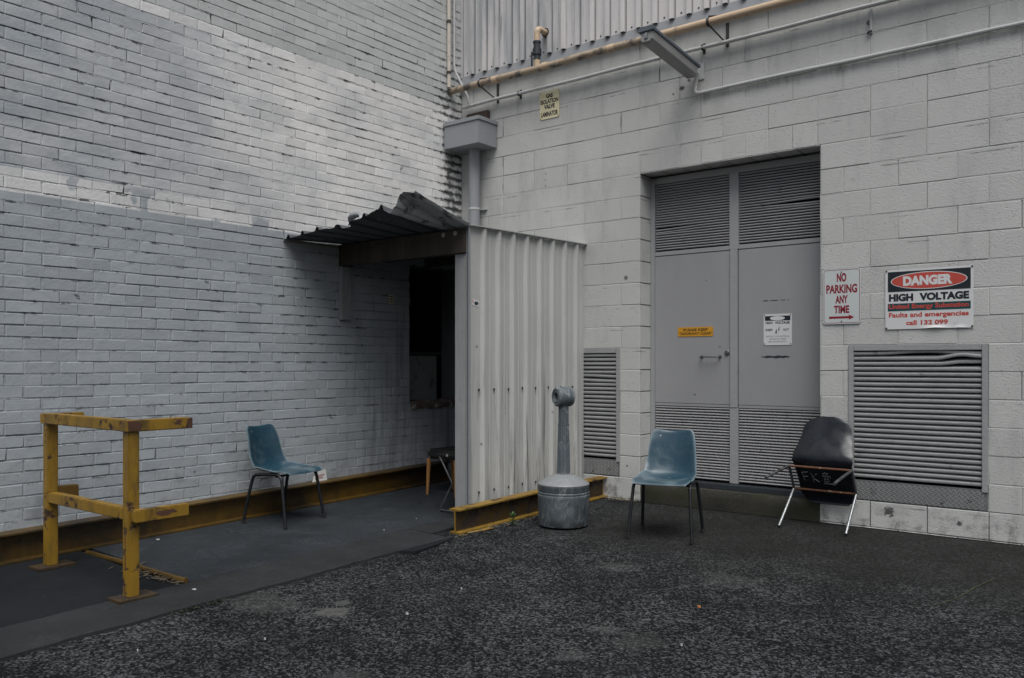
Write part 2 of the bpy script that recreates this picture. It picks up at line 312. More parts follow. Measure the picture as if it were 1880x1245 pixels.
MB_, MK = brick_paint(), block_paint()
M = dict(
    mortar=deep_mortar(), asphalt=asphalt(), sheet=sheet_paint(), clad=clad_paint(), blue=blue_plastic(), galv=galv(),
    post=timber_post(), timber=brown_timber(), roof=roof_metal(),
    slab=concrete('smooth_concrete', (.012, .0135, .0145), (.033, .0355, .037), agg=.35),
    passage=concrete('rough_concrete', (.010, .012, .0145), (.033, .038, .043), agg=.75),
    apron=concrete('dark_screed', (.0065, .0078, .0092), (.017, .0195, .022), agg=.12),
    step=concrete('mossy_concrete', (.012, .0115, .0095), (.055, .053, .046), moss=.6, agg=.3),
    yrail=yellow_paint('chipped_yellow_paint', (.255, .145, .013), (.050, .020, .012), 0.555, .62, .9),
    ybeam=yellow_paint('dirty_yellow_paint', (.115, .062, .007), (.05, .022, .012), .60, .70, .85, .93),
    grimeshade=yellow_paint('grime_shade_yellow_paint', (.045, .026, .007), (.02, .012, .008), .45, .6, .8),
    ybeam2=yellow_paint('rubbed_yellow_paint', (.24, .140, .02), (.05, .025, .015), .55, .65, .8),
    rust=simple('rusty_steel', (.075, .032, .018), .8, var=.5, sc=20, dirt=(.02, .012, .01)),
    door=simple('grey_door_paint', (.278, .278, .284), .5, var=.07, sc=1.6, dirt=(.24, .24, .245), dirtsc=2.5, dirtlo=.6, dirthi=.8, bump=.0003),
    frame=simple('grey_frame_paint', (.285, .288, .292), .55, var=.1, sc=4, dirt=(.10, .10, .10), dirtlo=.64, dirthi=.75),
    slat=simple('grey_slat_paint', (.33, .33, .335), .55, var=.16, sc=5, dirt=(.10, .10, .10), dirtlo=.6, dirthi=.75),
    treadbase=simple('dirty_tread_plate', (.13, .135, .135), .6, var=.3, sc=7, dirt=(.05, .05, .05), dirtlo=.55, dirthi=.7),
    tread=simple('grey_tread_bars', (.27, .275, .275), .55, var=.2, sc=7, dirt=(.08, .08, .08), dirtlo=.6, dirthi=.75),
    black=simple('dark_void', (.006, .006, .006), .9, var=.2, bump=0),
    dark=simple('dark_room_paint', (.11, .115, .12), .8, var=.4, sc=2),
    panel=simple('grubby_panel', (.50, .51, .515), .7, var=.3, sc=2, dirt=(.05, .05, .05)),
    rwhead=simple('grey_rainwater_paint', (.24, .25, .265), .5, var=.08, sc=3, dirt=(.09, .09, .09), dirtlo=.66, dirthi=.76),
    conduit=simple('white_conduit_paint', (.46, .465, .46), .5, var=.12, sc=4, dirt=(.2, .2, .2), dirtlo=.6, dirthi=.75),
    gaspipe=simple('beige_pipe_paint', (.50, .37, .25), .55, var=.15, sc=5, dirt=(.12, .10, .085), dirtsc=5, dirtlo=.55, dirthi=.68),
    gaspipe2=simple('stained_beige_pipe', (.36, .28, .20), .6, var=.3, sc=6, dirt=(.10, .085, .075), dirtsc=6, dirtlo=.48, dirthi=.62),
    creampipe=simple('cream_pipe_paint', (.52, .47, .41), .55, var=.12, sc=5, dirt=(.2, .18, .16), dirtlo=.58, dirthi=.7),
    valve=simple('black_valve', (.022, .028, .034), .5, var=.3, sc=20),
    bracket=simple('dark_bracket', (.035, .033, .03), .7, var=.4, sc=20),
    lightbody=simple('slate_light_housing', (.075, .09, .11), .5, var=.15, sc=8),
    rooflit=simple('lit_torn_sheet', (.46, .48, .485), .5, .1, var=.25, sc=7, dirt=(.10, .105, .11), dirtsc=7, dirtlo=.5, dirthi=.64),  # paler roof metal; sky light on the curled pan put into its colour
    wooden=simple('varnished_wood', (.32, .15, .05), .45, var=.2, sc=8),
    blackpad=simple('black_vinyl', (.012, .012, .013), .5, var=.3, sc=8),
    blackshell=simple('black_moulded_shell', (.006, .008, .012), .30, var=.3, sc=5, dirt=(.010, .013, .018), dirtsc=3, dirtlo=.45, dirthi=.7, bump=.0001),
    blackleg=simple('black_leg_paint', (.005, .006, .008), .45, var=.3, sc=10),
    rubber=simple('black_rubber', (.010, .010, .010), .8, var=.2, sc=10),
    chrome=simple('dull_chrome', (.30, .31, .32), .38, .9, var=.15, sc=14, dirt=(.2, .17, .15), dirtlo=.62, dirthi=.75),
    chromedark=simple('tarnished_chrome', (.16, .165, .17), .4, .8, var=.3, sc=14, dirt=(.1, .06, .04), dirtlo=.58, dirthi=.7),
    rustbar=simple('rusted_chrome_bar', (.13, .055, .028), .75, .2, var=.5, sc=30, dirt=(.30, .24, .19), dirtsc=30, dirtlo=.58, dirthi=.68),
    chalk=simple('chalk_mark', (.13, .145, .15), .9, var=.4, sc=60, dirt=(.02, .02, .02), dirtsc=90, dirtlo=.5, dirthi=.6, bump=0),
    signwhite=simple('sign_white', (.60, .60, .60), .4, var=.05, sc=3, dirt=(.45, .44, .42), dirtlo=.6, dirthi=.8, bump=.0001),
    signgrey=simple('sign_pale_grey', (.50, .53, .53), .42, var=.06, sc=3, dirt=(.38, .38, .37), dirtlo=.6, dirthi=.8, bump=.0001),
    signblack=simple('sign_black', (.008, .013, .018), .4, var=.2, sc=5, bump=0),
    signred=simple('sign_red', (.46, .062, .045), .4, var=.08, sc=5, bump=0),
    signmaroon=simple('sign_maroon', (.22, .010, .022), .4, var=.15, sc=8, bump=0),
    signgreen=simple('sign_green', (.004, .050, .058), .4, var=.1, sc=5, bump=0),
    signink=simple('sign_faded_ink', (.20, .20, .21), .5, var=.2, sc=30, bump=0),
    signcream=simple('sign_cream', (.66, .60, .40), .45, var=.08, sc=6, dirt=(.45, .38, .22), dirtlo=.58, dirthi=.75, bump=.0001),
    signorange=simple('sign_orange', (.55, .26, .015), .4, var=.08, sc=6, dirt=(.30, .14, .01), dirtlo=.6, dirthi=.75, bump=.0001),
    screw=simple('screw_head', (.045, .04, .036), .6, var=.4, sc=50),
    washer=simple('pale_washer', (.30, .29, .27), .5, .3, var=.3, sc=40),
    leaf=simple('weed_leaf', (.035, .075, .016), .6, var=.4, sc=30),
    moss=simple('dull_grass', (.022, .028, .010), .8, var=.5, sc=30),
    straw=simple('dry_straw', (.11, .088, .055), .8, var=.4, sc=60),
    paper=simple('scrap_paper', (.42, .42, .41), .7, var=.08, sc=20),
    redink=simple('red_print', (.32, .08, .06), .7, var=.2, sc=20),
    butt=simple('orange_scrap', (.45, .16, .05), .7, var=.2, sc=20),
    darkbrick=simple('dark_brick', (.045, .028, .022), .9, var=.6, sc=14),
    brokenbrick=simple('broken_brick', (.16, .125, .105), .9, var=.5, sc=18, dirt=(.36, .35, .33), dirtsc=11, dirtlo=.54, dirthi=.6, bump=.003),
)
gm = Mat('prismatic_diffuser', .28)
gm.col(gm.mix(gm.noise(gm.obj, 6, 5), (.30, .31, .30), (.46, .46, .44)))
gm.b.inputs['Transmission Weight'].default_value = .35
wv = gm.n.new('ShaderNodeTexWave'); wv.inputs['Scale'].default_value = 40; gm.link(gm.obj, wv.inputs['Vector'])
gm.bump(wv.outputs['Fac'], .002); M['diffuser'] = gm.m
d_ = Mat('grey_door_sheet', .42); p_ = d_.pos
d_.col(d_.mix(d_.rng(d_.noise(d_.scale(p_, (1, 1, .5)), 2.2, 7, .65), .35, .7), (.270, .270, .277), (.292, .292, .297)))
d_.rgh(d_.rng(d_.noise(p_, 3, 6, .7), .3, .7, .34, .55)); d_.bump(d_.noise(d_.scale(p_, (1, 1, .6)), 1.7, 2, .4), .012, .6); M['door'] = d_.m

# ------------------------------------------------------------------ mesh builder
class MB:
    def __init__(s): s.v = []; s.f = []; s.mi = []; s.sm = []; s.tint = []
    def add(s, vs, fs, mi=0, smooth=False, tint=.5):
        k = len(s.v); s.v += [tuple(p) for p in vs]
        for f in fs: s.f.append(tuple(k+i for i in f)); s.mi.append(mi); s.sm.append(smooth); s.tint.append(tint)
        return s
    def box(s, a, b, mi=0, bev=0., mat=None, tint=.5):
        (x0, y0, z0), (x1, y1, z1) = a, b
        if bev <= 0:
            vs = [(x, y, z) for x in (x0, x1) for y in (y0, y1) for z in (z0, z1)]
            fs = [(0, 1, 3, 2), (4, 6, 7, 5), (0, 4, 5, 1), (2, 3, 7, 6), (0, 2, 6, 4), (1, 5, 7, 3)]
        else:
            bm = bmesh.new(); bmesh.ops.create_cube(bm, size=1)
            for v in bm.verts: v.co = Vector(((x0+x1)/2+v.co.x*(x1-x0), (y0+y1)/2+v.co.y*(y1-y0), (z0+z1)/2+v.co.z*(z1-z0)))
            bmesh.ops.bevel(bm, geom=list(bm.edges), offset=min(bev, .49*min(abs(x1-x0), abs(y1-y0), abs(z1-z0))), segments=2, affect='EDGES')
            bm.verts.index_update(); vs = [v.co.copy() for v in bm.verts]; fs = [[v.index for v in f.verts] for f in bm.faces]; bm.free()
        if mat is not None: vs = [mat @ Vector(p) for p in vs]
        return s.add(vs, fs, mi, False, tint)
    def tube(s, pts, r, n=12, mi=0, caps=True, smooth=True):
        pts = [Vector(p) for p in pts]; rr = r if isinstance(r, (list, tuple)) else [r]*len(pts)
        vs, fs = [], []; up = None
        for i, p in enumerate(pts):
            if i == 0: d = pts[1]-p
            elif i == len(pts)-1: d = p-pts[i-1]
            else: d = (pts[i+1]-p).normalized()+(p-pts[i-1]).normalized()
            d.normalize()
            if up is None:
                up = Vector((0, 0, 1)) if abs(d.z) < .9 else Vector((1, 0, 0))
            a = d.cross(up).normalized(); up = a.cross(d).normalized()
            for k in range(n):
                t = 2*math.pi*k/n; vs.append(p+(a*math.cos(t)+up*math.sin(t))*rr[i])
        for i in range(len(pts)-1):
            for k in range(n):
                q = (k+1) % n; fs.append((i*n+k, i*n+q, (i+1)*n+q, (i+1)*n+k))
        s.add(vs, fs, mi, smooth)
        if caps:
            s.add(vs[:n], [tuple(range(n))[::-1]], mi); s.add(vs[-n:], [tuple(range(n))], mi)
        return s
    def lathe(s, prof, n=32, mi=0, mat=None, smooth=True, caps=True):
        vs, fs = [], []
        for (r, z) in prof:
            for k in range(n): t = 2*math.pi*k/n; vs.append(Vector((r*math.cos(t), r*math.sin(t), z)))
        for i in range(len(prof)-1):
            for k in range(n): q = (k+1) % n; fs.append((i*n+k, i*n+q, (i+1)*n+q, (i+1)*n+k))
        if caps: fs += [tuple(range(n))[::-1], tuple(range((len(prof)-1)*n, len(prof)*n))]
        if mat is not None: vs = [mat @ v for v in vs]
        return s.add(vs, fs, mi, smooth)
    def prism(s, poly, h0, h1, axis='y', mi=0):
        # poly in the other two axes
        def pt(a, b, h): return {'x': (h, a, b), 'y': (a, h, b), 'z': (a, b, h)}[axis]
        n = len(poly); vs = [pt(a, b, h0) for a, b in poly]+[pt(a, b, h1) for a, b in poly]
        fs = [tuple(range(n))[::-1], tuple(range(n, 2*n))]+[(i, (i+1) % n, n+(i+1) % n, n+i) for i in range(n)]
        return s.add(vs, fs, mi)
    def grid(s, fn, nu, nv, mi=0, smooth=True):
        vs = [fn(i/nu, j/nv) for i in range(nu+1) for j in range(nv+1)]
        fs = [(i*(nv+1)+j, (i+1)*(nv+1)+j, (i+1)*(nv+1)+j+1, i*(nv+1)+j+1) for i in range(nu) for j in range(nv)]
        return s.add(vs, fs, mi, smooth)
    def build(s, name, mats, parent=None, fix=True, sharp=35):
        me = bpy.data.meshes.new(name)
        off = Vector((0, 0, 0))
        if parent is not None and not parent.get('_local'):
            q = parent
            while q is not None: off += q.location; q = q.parent
        me.from_pydata([tuple(Vector(p)-off) for p in s.v], [], s.f)
        for m in (mats if isinstance(mats, (list, tuple)) else [mats]): me.materials.append(m)
        me.polygons.foreach_set('material_index', s.mi); me.polygons.foreach_set('use_smooth', s.sm)
        at = me.attributes.new('tint', 'FLOAT', 'FACE'); at.data.foreach_set('value', s.tint)
        if fix:
            bm = bmesh.new(); bm.from_mesh(me); bmesh.ops.recalc_face_normals(bm, faces=list(bm.faces)); bm.to_mesh(me); bm.free()
        me.update()
        if any(s.sm): me.set_sharp_from_angle(angle=R(sharp))
        o = bpy.data.objects.new(name, me); COL.objects.link(o)
        if parent is not None: o.parent = parent
        return o
def tag(o, label=None, cat=None, group=None, kind=None):
    if label: o['label'] = label
    if cat: o['category'] = cat
    if group: o['group'] = group
    if kind: o['kind'] = kind
    return o
def thing(name, label, cat, loc=(0, 0, 0), group=None):
    o = bpy.data.objects.new(name, None); COL.objects.link(o); o.location = loc; o.empty_display_size = .2
    return tag(o, label, cat, group)
def copy_tree(o, parent=None):
    c = o.copy(); COL.objects.link(c)
    if parent is not None: c.parent = parent
    for ch in list(o.children): copy_tree(ch, c)
    return c
def spline(ps, n):
    out = []; ps = [Vector(p) for p in ps]
    for i in range(len(ps)-1):
        p0 = ps[max(i-1, 0)]; p1 = ps[i]; p2 = ps[i+1]; p3 = ps[min(i+2, len(ps)-1)]
        for k in range(n):
            t = k/n; out.append(.5*((2*p1)+(p2-p0)*t+(2*p0-5*p1+4*p2-p3)*t*t+(3*p1-p0-3*p2+p3)*t**3))
    out.append(ps[-1]); return out
def sstep(a, b, x):
    t = max(0., min(1., (x-a)/(b-a))); return t*t*(3-2*t)
def gz(x, y): return .02*min(y, 0)+.05*max(0., min(1., 1-x/1.8))

def text_geo(s, bold=0.):
    bold = bold*1.35+.004
    cu = bpy.data.curves.new('t', 'FONT'); cu.body = s; cu.offset = bold; cu.size = 1; cu.resolution_u = 4
    o = bpy.data.objects.new('t', cu); COL.objects.link(o)
    dg = bpy.context.evaluated_depsgraph_get(); me = bpy.data.meshes.new_from_object(o.evaluated_get(dg))
    vs = [v.co.copy() for v in me.vertices]; fs = [tuple(p.vertices) for p in me.polygons]
    bpy.data.objects.remove(o); bpy.data.curves.remove(cu); bpy.data.meshes.remove(me)
    x0 = min(v.x for v in vs); x1 = max(v.x for v in vs); y0 = min(v.y for v in vs); y1 = max(v.y for v in vs)
    return [((v.x-x0)/(x1-x0), (v.y-y0)/(y1-y0)) for v in vs], fs
def text_on(mb, s, x0, x1, z0, z1, y, bold=0., mi=0):
    vs, fs = text_geo(s, bold)
    mb.add([(x0+a*(x1-x0), y, z0+b*(z1-z0)) for a, b in vs], fs, mi)
def rrect(x0, x1, z0, z1, r, n=5):
    out = []
    for cx, cz, a0 in ((x1-r, z1-r, 0), (x0+r, z1-r, 90), (x0+r, z0+r, 180), (x1-r, z0+r, 270)):
        for k in range(n+1): t = R(a0+90*k/n); out.append((cx+r*math.cos(t), cz+r*math.sin(t)))
    return out
def ell(cx, cz, a, b, n=40): return [(cx+a*math.cos(2*math.pi*k/n), cz+b*math.sin(2*math.pi*k/n)) for k in range(n)]

# ------------------------------------------------------------------ ground
mb = MB(); xs = [-30, -10, -3, 0, .4, .9, 1.4, 1.8]+[1.8+.4*i for i in range(1, 22)]+[14, 22, 40]; ys = [-45, -25, -14]+[-10+.4*i for i in range(26)]+[1, 5, 20]
vs = [(x, y, gz(x, y)-.012) for x in xs for y in ys]; ny = len(ys)
mb.add(vs, [(i*ny+j, (i+1)*ny+j, (i+1)*ny+j+1, i*ny+j+1) for i in range(len(xs)-1) for j in range(ny-1)], 0, True)
tag(mb.build('ground', M['asphalt']), 'worn dark asphalt yard', kind='structure')
def strip(name, xa, xb, ya, yb, dz, mat, jx0=0., jx1=0., label=None, jy=0.):
    mb = MB(); n = max(2, int((yb-ya)/.06)); nx = 6; vs = []
    for i in range(n+1):
        y = ya+(yb-ya)*i/n
        a = xa+jx0*(noise.noise((y*2.3, xa, 0))+.5*noise.noise((y*9, xa, 3))); b = xb+jx1*(noise.noise((y*2.1, xb, 5))+.5*noise.noise((y*11, xb, 1)))
        for k in range(nx+1):
            x = a+(b-a)*k/nx; vs.append((x, y, gz(x, y)+dz))
        vs.append((b+.004, y, gz(b, y)-.03))
    m = nx+2
    mb.add(vs, [(i*m+k, (i+1)*m+k, (i+1)*m+k+1, i*m+k+1) for i in range(n) for k in range(m-1)], 0, True)
    # end faces
    mb.add([vs[0], vs[nx], (vs[nx][0], ya, vs[nx][2]-.04), (vs[0][0], ya, vs[0][2]-.04)], [(0, 1, 2, 3)])
    mb.add([vs[n*m], vs[n*m+nx], (vs[n*m+nx][0], yb, vs[n*m+nx][2]-.04), (vs[n*m][0], yb, vs[n*m][2]-.04)], [(0, 1, 2, 3)])
    return tag(mb.build(name, mat, sharp=25), label, kind='structure')
strip('path', 1.36, 1.79, -9.5, -2.16, .004, M['slab'], .014, .034, 'smooth grey concrete band along the asphalt edge')
strip('pavement', -.02, 1.352, -3.98, 0, .002, M['passage'], 0, .006, 'rough concrete floor of the passage')
strip('apron', -.02, 1.352, -9.5, -4.06, .000, M['apron'], 0, .016, 'dark screed floor outside the yellow rail')
strip('path', 1.36, 1.60, -2.15, -.02, .005, M['slab'], .004, .01, 'concrete strip under the sheet wall')
# sunken broken edge piece beside the beam end
mb = MB(); pl = [(1.66, -2.17), (1.80, -2.12), (1.86, -2.35), (1.90, -2.62), (1.80, -2.68), (1.79, -2.3)]
mb.prism([(a, b) for a, b in pl], gz(1.8, -2.4)-.02, gz(1.8, -2.4)+.002, 'z'); tag(mb.build('kerb_fragment', M['apron']), 'broken dark edge of the concrete', kind='structure')

mb = MB(); pth = spline([(4.62, -1.98, 0), (4.83, -1.96, 0), (4.98, -1.85, 0), (5.06, -1.62, 0), (5.10, -1.35, 0), (5.16, -1.05, 0)], 8); vs = []
for i, q in enumerate(pth):
    wd = .004+.012*abs(noise.noise((i*.5, 0, 7))); ox = .012*noise.noise((i*.8, 3, 0))
    vs += [(q.x+ox-wd, q.y, gz(q.x, q.y)-.008), (q.x+ox+wd, q.y+wd, gz(q.x, q.y)-.008)]
mb.add(vs, [(2*i, 2*i+1, 2*i+3, 2*i+2) for i in range(len(pth)-1)]); tag(mb.build('ground_crack', M['moss'], fix=False), 'mossy crack in the asphalt near the right edge', kind='structure')

# ------------------------------------------------------------------ brick wall
def course_units(mb, rects, plane, depth_j, bevel, jit, fill_fn, fs=.012, chip=0.):
    """rects: (a0,a1,z0,z1); plane(a,d,z)->point, d = depth into the wall"""
    rnd = random.random
    for (a0, a1, z0, z1) in rects:
        d0 = depth_j*(rnd()-.5); j = lambda: jit*(rnd()-.5)
        c = [(a0+j(), z0+j()), (a1+j(), z0+j()), (a1+j(), z1+j()), (a0+j(), z1+j())]
        if chip and rnd() < chip:
            q_ = random.randrange(4); e_ = .003+.007*rnd(); sx_ = (1, -1, -1, 1)[q_]; sz_ = (1, 1, -1, -1)[q_]
            c[q_] = (c[q_][0]+sx_*e_*1.3, c[q_][1]+sz_*e_*.55)
        dd = [d0+.3*depth_j*(rnd()-.5) for _ in c]
        ins = [(1, 1), (-1, 1), (-1, -1), (1, -1)]
        vs = [plane(a, fs, z) for a, z in c]+[plane(a, bevel+q, z) for (a, z), q in zip(c, dd)]+[plane(a+i*bevel, q, z+k*bevel) for (a, z), q, (i, k) in zip(c, dd, ins)]
        f = [(8, 9, 10, 11)]
        for i in range(4): n = (i+1) % 4; f += [(i, n, 4+n, 4+i), (4+i, 4+n, 8+n, 8+i)]
        mb.add(vs, f, 0, False, rnd())
        fill_fn(mb, a0, a1, z0, z1)
def clip(rects, holes):
    for (h0, h1, g0, g1) in holes:
        out = []
        for (a0, a1, z0, z1) in rects:
            zc = (z0+z1)/2
            if zc < g0 or zc > g1 or a1 <= h0-.02 or a0 >= h1+.02: out.append((a0, a1, z0, z1)); continue
            if a0 < h0-.02: out.append((a0, h0, z0, z1))
            if a1 > h1+.02: out.append((h1, a1, z0, z1))
        rects = out
    return rects
def rect_hole_faces(mb, a0, a1, z0, z1, holes, plane, d, mi, cuts=()):
    av = sorted(set([a0, a1]+[h for H in holes for h in H[:2]])); zv = sorted(set([z0, z1]+[h for H in holes for h in H[2:]]))
    for i in range(len(av)-1):
        for k in range(len(zv)-1):
            ac, zc = (av[i]+av[i+1])/2, (zv[k]+zv[k+1])/2
            if any(H[0] < ac < H[1] and H[2] < zc < H[3] for H in holes): continue
            mb.add([plane(av[i], d, zv[k]), plane(av[i+1], d, zv[k]), plane(av[i+1], d, zv[k+1]), plane(av[i], d, zv[k+1])], [(0, 1, 2, 3)], mi)
HATCH = (-.783, -.06, 1.173-4*BH, 1.173+13*BH)
PB = lambda a, d, z: (-d, a, z)
rects = []; J = .0085; BL = .231
for k in range(-17, 80):
    z0 = 1.173+k*BH; ph = (.5*BL if k % 2 else 0)+.012*(random.random()-.5)
    y = .02+ph
    row = []
    while y > -9.2:
        a1 = min(y, -.001); a0 = y-BL+J
        if a1-a0 > .03: row.append((a0, a1, z0+J/2, z0+BH-J/2))
        y -= BL+.003*(random.random()-.5)
    rects += row
mb = MB()
def fill_b(mb, a0, a1, z0, z1):
    r = .5+.55*noise.noise((a0*.9, z0*2.1, 3.3))+.42*(random.random()-.5)
    r -= .22*sstep(-1.3, 0, a1)
    d = .0014 if r < .45 else (.0034 if r < .72 else .0085)
    mb.add([PB(a0-J, d, z0-J), PB(a1, d, z0-J), PB(a1, d+.001, z0+.001), PB(a0-J, d+.001, z0+.001)], [(0, 1, 2, 3)], 0, False, random.random())
    d = .0012 if random.random() < .74 else .006
    mb.add([PB(a0-J, d, z0), PB(a0+.001, d, z0), PB(a0+.001, d, z1), PB(a0-J, d, z1)], [(0, 1, 2, 3)], 0, False, random.random())
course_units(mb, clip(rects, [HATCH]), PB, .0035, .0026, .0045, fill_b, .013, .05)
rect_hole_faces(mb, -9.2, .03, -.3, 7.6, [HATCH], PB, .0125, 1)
# wall body behind and reveals of the hatch
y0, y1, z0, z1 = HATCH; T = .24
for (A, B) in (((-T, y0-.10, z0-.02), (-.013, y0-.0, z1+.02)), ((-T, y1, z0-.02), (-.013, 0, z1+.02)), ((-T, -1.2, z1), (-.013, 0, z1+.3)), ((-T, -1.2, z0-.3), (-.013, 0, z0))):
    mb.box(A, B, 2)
brick_root = thing('brick_wall', 'tall white-painted brick wall with dark open hatch near the corner', 'brick wall', (0, -4.5, 0))
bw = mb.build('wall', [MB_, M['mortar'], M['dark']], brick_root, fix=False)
# back of wall so no light leaks, roof of room
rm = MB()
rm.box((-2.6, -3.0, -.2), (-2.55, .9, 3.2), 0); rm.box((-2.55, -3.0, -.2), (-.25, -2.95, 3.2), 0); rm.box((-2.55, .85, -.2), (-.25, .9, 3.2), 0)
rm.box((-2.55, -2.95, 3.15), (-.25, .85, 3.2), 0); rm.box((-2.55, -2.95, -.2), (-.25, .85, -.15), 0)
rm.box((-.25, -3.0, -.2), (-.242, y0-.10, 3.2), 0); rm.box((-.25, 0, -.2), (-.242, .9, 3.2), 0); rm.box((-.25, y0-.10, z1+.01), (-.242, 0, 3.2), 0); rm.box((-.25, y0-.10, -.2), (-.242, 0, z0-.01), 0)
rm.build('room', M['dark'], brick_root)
# broken sill
mb = MB()
for i in range(6):
    a = y0+.005+.115*i; jj = random.uniform(-.012, .02)
    mb.box((-.20, a, z0-.062+random.uniform(-.006, .006)), (.02+jj, a+.107, z0+.012+random.uniform(-.01, .012)), 0, .012)
tag(mb.build('sill', M['brokenbrick'], brick_root), 'broken bare-brick sill')
# cupboard panels and pipework seen in the dark room
mb = MB(); mb.box((-.50, -.95, .78), (-.46, -.50, 1.33), 0, .006); mb.build('cupboard_panel', M['panel'], brick_root)
mb = MB(); mb.box((-.50, -.46, .78), (-.46, .1, 1.33), 0, .006); mb.build('cupboard_panel', M['panel'], brick_root)
mb = MB(); mb.box((-.55, -.98, 1.335), (-.42, .15, 1.37), 0, .004); mb.build('shelf', M['dark'], brick_root)
mb = MB(); mb.lathe([(.09, -.14), (.1, -.12), (.1, .12), (.09, .14)], 20, 0, Matrix.Translation((-.7, -.30, 1.93)) @ Matrix.Rotation(R(90), 4, 'X')); mb.build('drum', M['panel'], brick_root)
mb = MB(); mb.tube([(-.42+.03*math.sin(t), -.72+.16*math.sin(t), 1.95+.22*math.cos(t)) for t in [R(a) for a in range(0, 171, 10)]], .008, 8); mb.build('cable', M['panel'], brick_root)

# ------------------------------------------------------------------ block wall building
PK = lambda a, d, z: (a, d, z)
K = .1985; ZB = -.005
DOOR = (2.165, 3.793, -.2, ZB+15*K)       # opening
VL = (1.0, 1.957, ZB+1*K, ZB+7*K); VR = (4.001, 4.963, ZB+1*K, ZB+7*K)
holes = [DOOR, VL, VR]
rects = []; j = .006
for k in range(-1, 21):
    z0 = ZB+k*K; x = (.2 if k % 2 else .0)+.165-.4
    if k == 15: x = .165-.4
    while x < 10:
        wdt = .2 if (k == 15 and 2.16 <= x < 3.75) else .4
        if k == 15 and x < 2.165 < x+wdt-.01: wdt = .4
        a0 = max(x+j/2, .002); a1 = x+wdt-j/2
        if a1-a0 > .03: rects.append((a0, a1, z0+j/2, z0+K-j/2))
        x += wdt
mb = MB()
def fill_k(mb, a0, a1, z0, z1):
    r = random.random(); d = .0018 if r < .62 else (.004 if r < .85 else .009)
    if (z0 > 3.1 and a0 < 3.5 and random.random() < .4) or (z0 < .2 and a0 > 3.8): d = max(d, .008)
    mb.add([PK(a0-j, d, z0-j), PK(a1, d, z0-j), PK(a1, d+.0005, z0+.001), PK(a0-j, d+.0005, z0+.001)], [(0, 1, 2, 3)], 0, False, .5)
    d = .0016 if random.random() < .72 else .007; mi = 0
    if z0 < .15 and a0 > 3.8: d = .0025; mi = 1
    zt, zu = z0, z1
    if z0 > 2.2 and a0 < 3.6 and random.random() < .16: d = -.0004; mi = 1; zt = z0+.10*random.random(); zu = min(z1, zt+.04+.14*random.random())
    mb.add([PK(a0-j, d, zt), PK(a0+.001, d, zt), PK(a0+.001, d, zu), PK(a0-j, d, zu)], [(0, 1, 2, 3)], mi, False, .5)
course_units(mb, clip(rects, holes), PK, .0026, .0030, .003, fill_k, .012, 0.)
rect_hole_faces(mb, -.03, 10, -.3, 4.3, holes, PK, .0115, 1)
# reveals: stacked half blocks down each jamb, and the soffit
for z_i in range(0, 15):
    za, zb = ZB+z_i*K+.003, ZB+(z_i+1)*K-.003
    mb.box((DOOR[0]-.11, .0119, za), (DOOR[0]+random.uniform(-.001, .001), .30, zb), 0, .004, None, random.random())
    mb.box((DOOR[1]-.001, .0119, za), (DOOR[1]+.11, .30, zb), 0, .004, None, random.random())
for i in range(8): mb.box((DOOR[0]+.2035*i+.002, .0119, DOOR[3]+.001), (DOOR[0]+.2035*(i+1)-.002, .30, DOOR[3]+.12), 0, .004, None, random.random())
mb.box((DOOR[0]-.1, .012, DOOR[3]+.004), (DOOR[1]+.1, .3, DOOR[3]+.1), 1)
for V in (VL, VR):
    mb.box((V[0]-.06, .0119, V[2]), (V[0], .2, V[3]), 1); mb.box((V[1], .0119, V[2]), (V[1]+.06, .2, V[3]), 1)
    mb.box((V[0], .0119, V[3]), (V[1], .2, V[3]+.06), 1); mb.box((V[0], .0119, V[2]-.06), (V[1], .2, V[2]-.001), 1)
root = thing('factory_building', 'grey painted concrete block building with metal cladding, steel double doors and louvre vents', 'building', (3, .1, 0))
mb.build('wall', [MK, M['mortar']], root, fix=False)
mb = MB(); mb.box((0, .32, -.2), (10, .4, 7.6), 0); mb.build('inner_wall', M['black'], root)

# cladding
mb = MB(); prof = [(.0, .30), (.0, -.02)]; x = 0.05; P = .166
while x < 10:
    for dx, dy in ((0, 0), (.105, 0), (.114, -.034), (.150, -.034), (.158, 0)): prof.append((x+dx, -.02+dy))
    x += P
vs = [(a, b, 4.285+.002*math.sin(7*a)) for a, b in prof]+[(a, b, 7.6) for a, b in prof]; n = len(prof)
mb.add(vs, [(i, i+1, n+i+1, n+i) for i in range(n-1)]); mb.build('cladding', M['clad'], root, fix=False)
mb = MB(); mb.prism([(-.05, 4.165), (-.012, 4.17), (.012, 4.30), (-.018, 4.30)], .02, 10, 'x'); mb.build('flashing', M['rwhead'], root)
x = .05
while x < 6:
    mb = MB(); mb.lathe([(.008, 0), (.008, .004), (.004, .006)], 8, 0, Matrix.Translation((x+.05, -.020, 4.318+.004*math.sin(40*x))) @ Matrix.Rotation(R(90), 4, 'X')); mb.build('screw', M['screw'], root); x += P

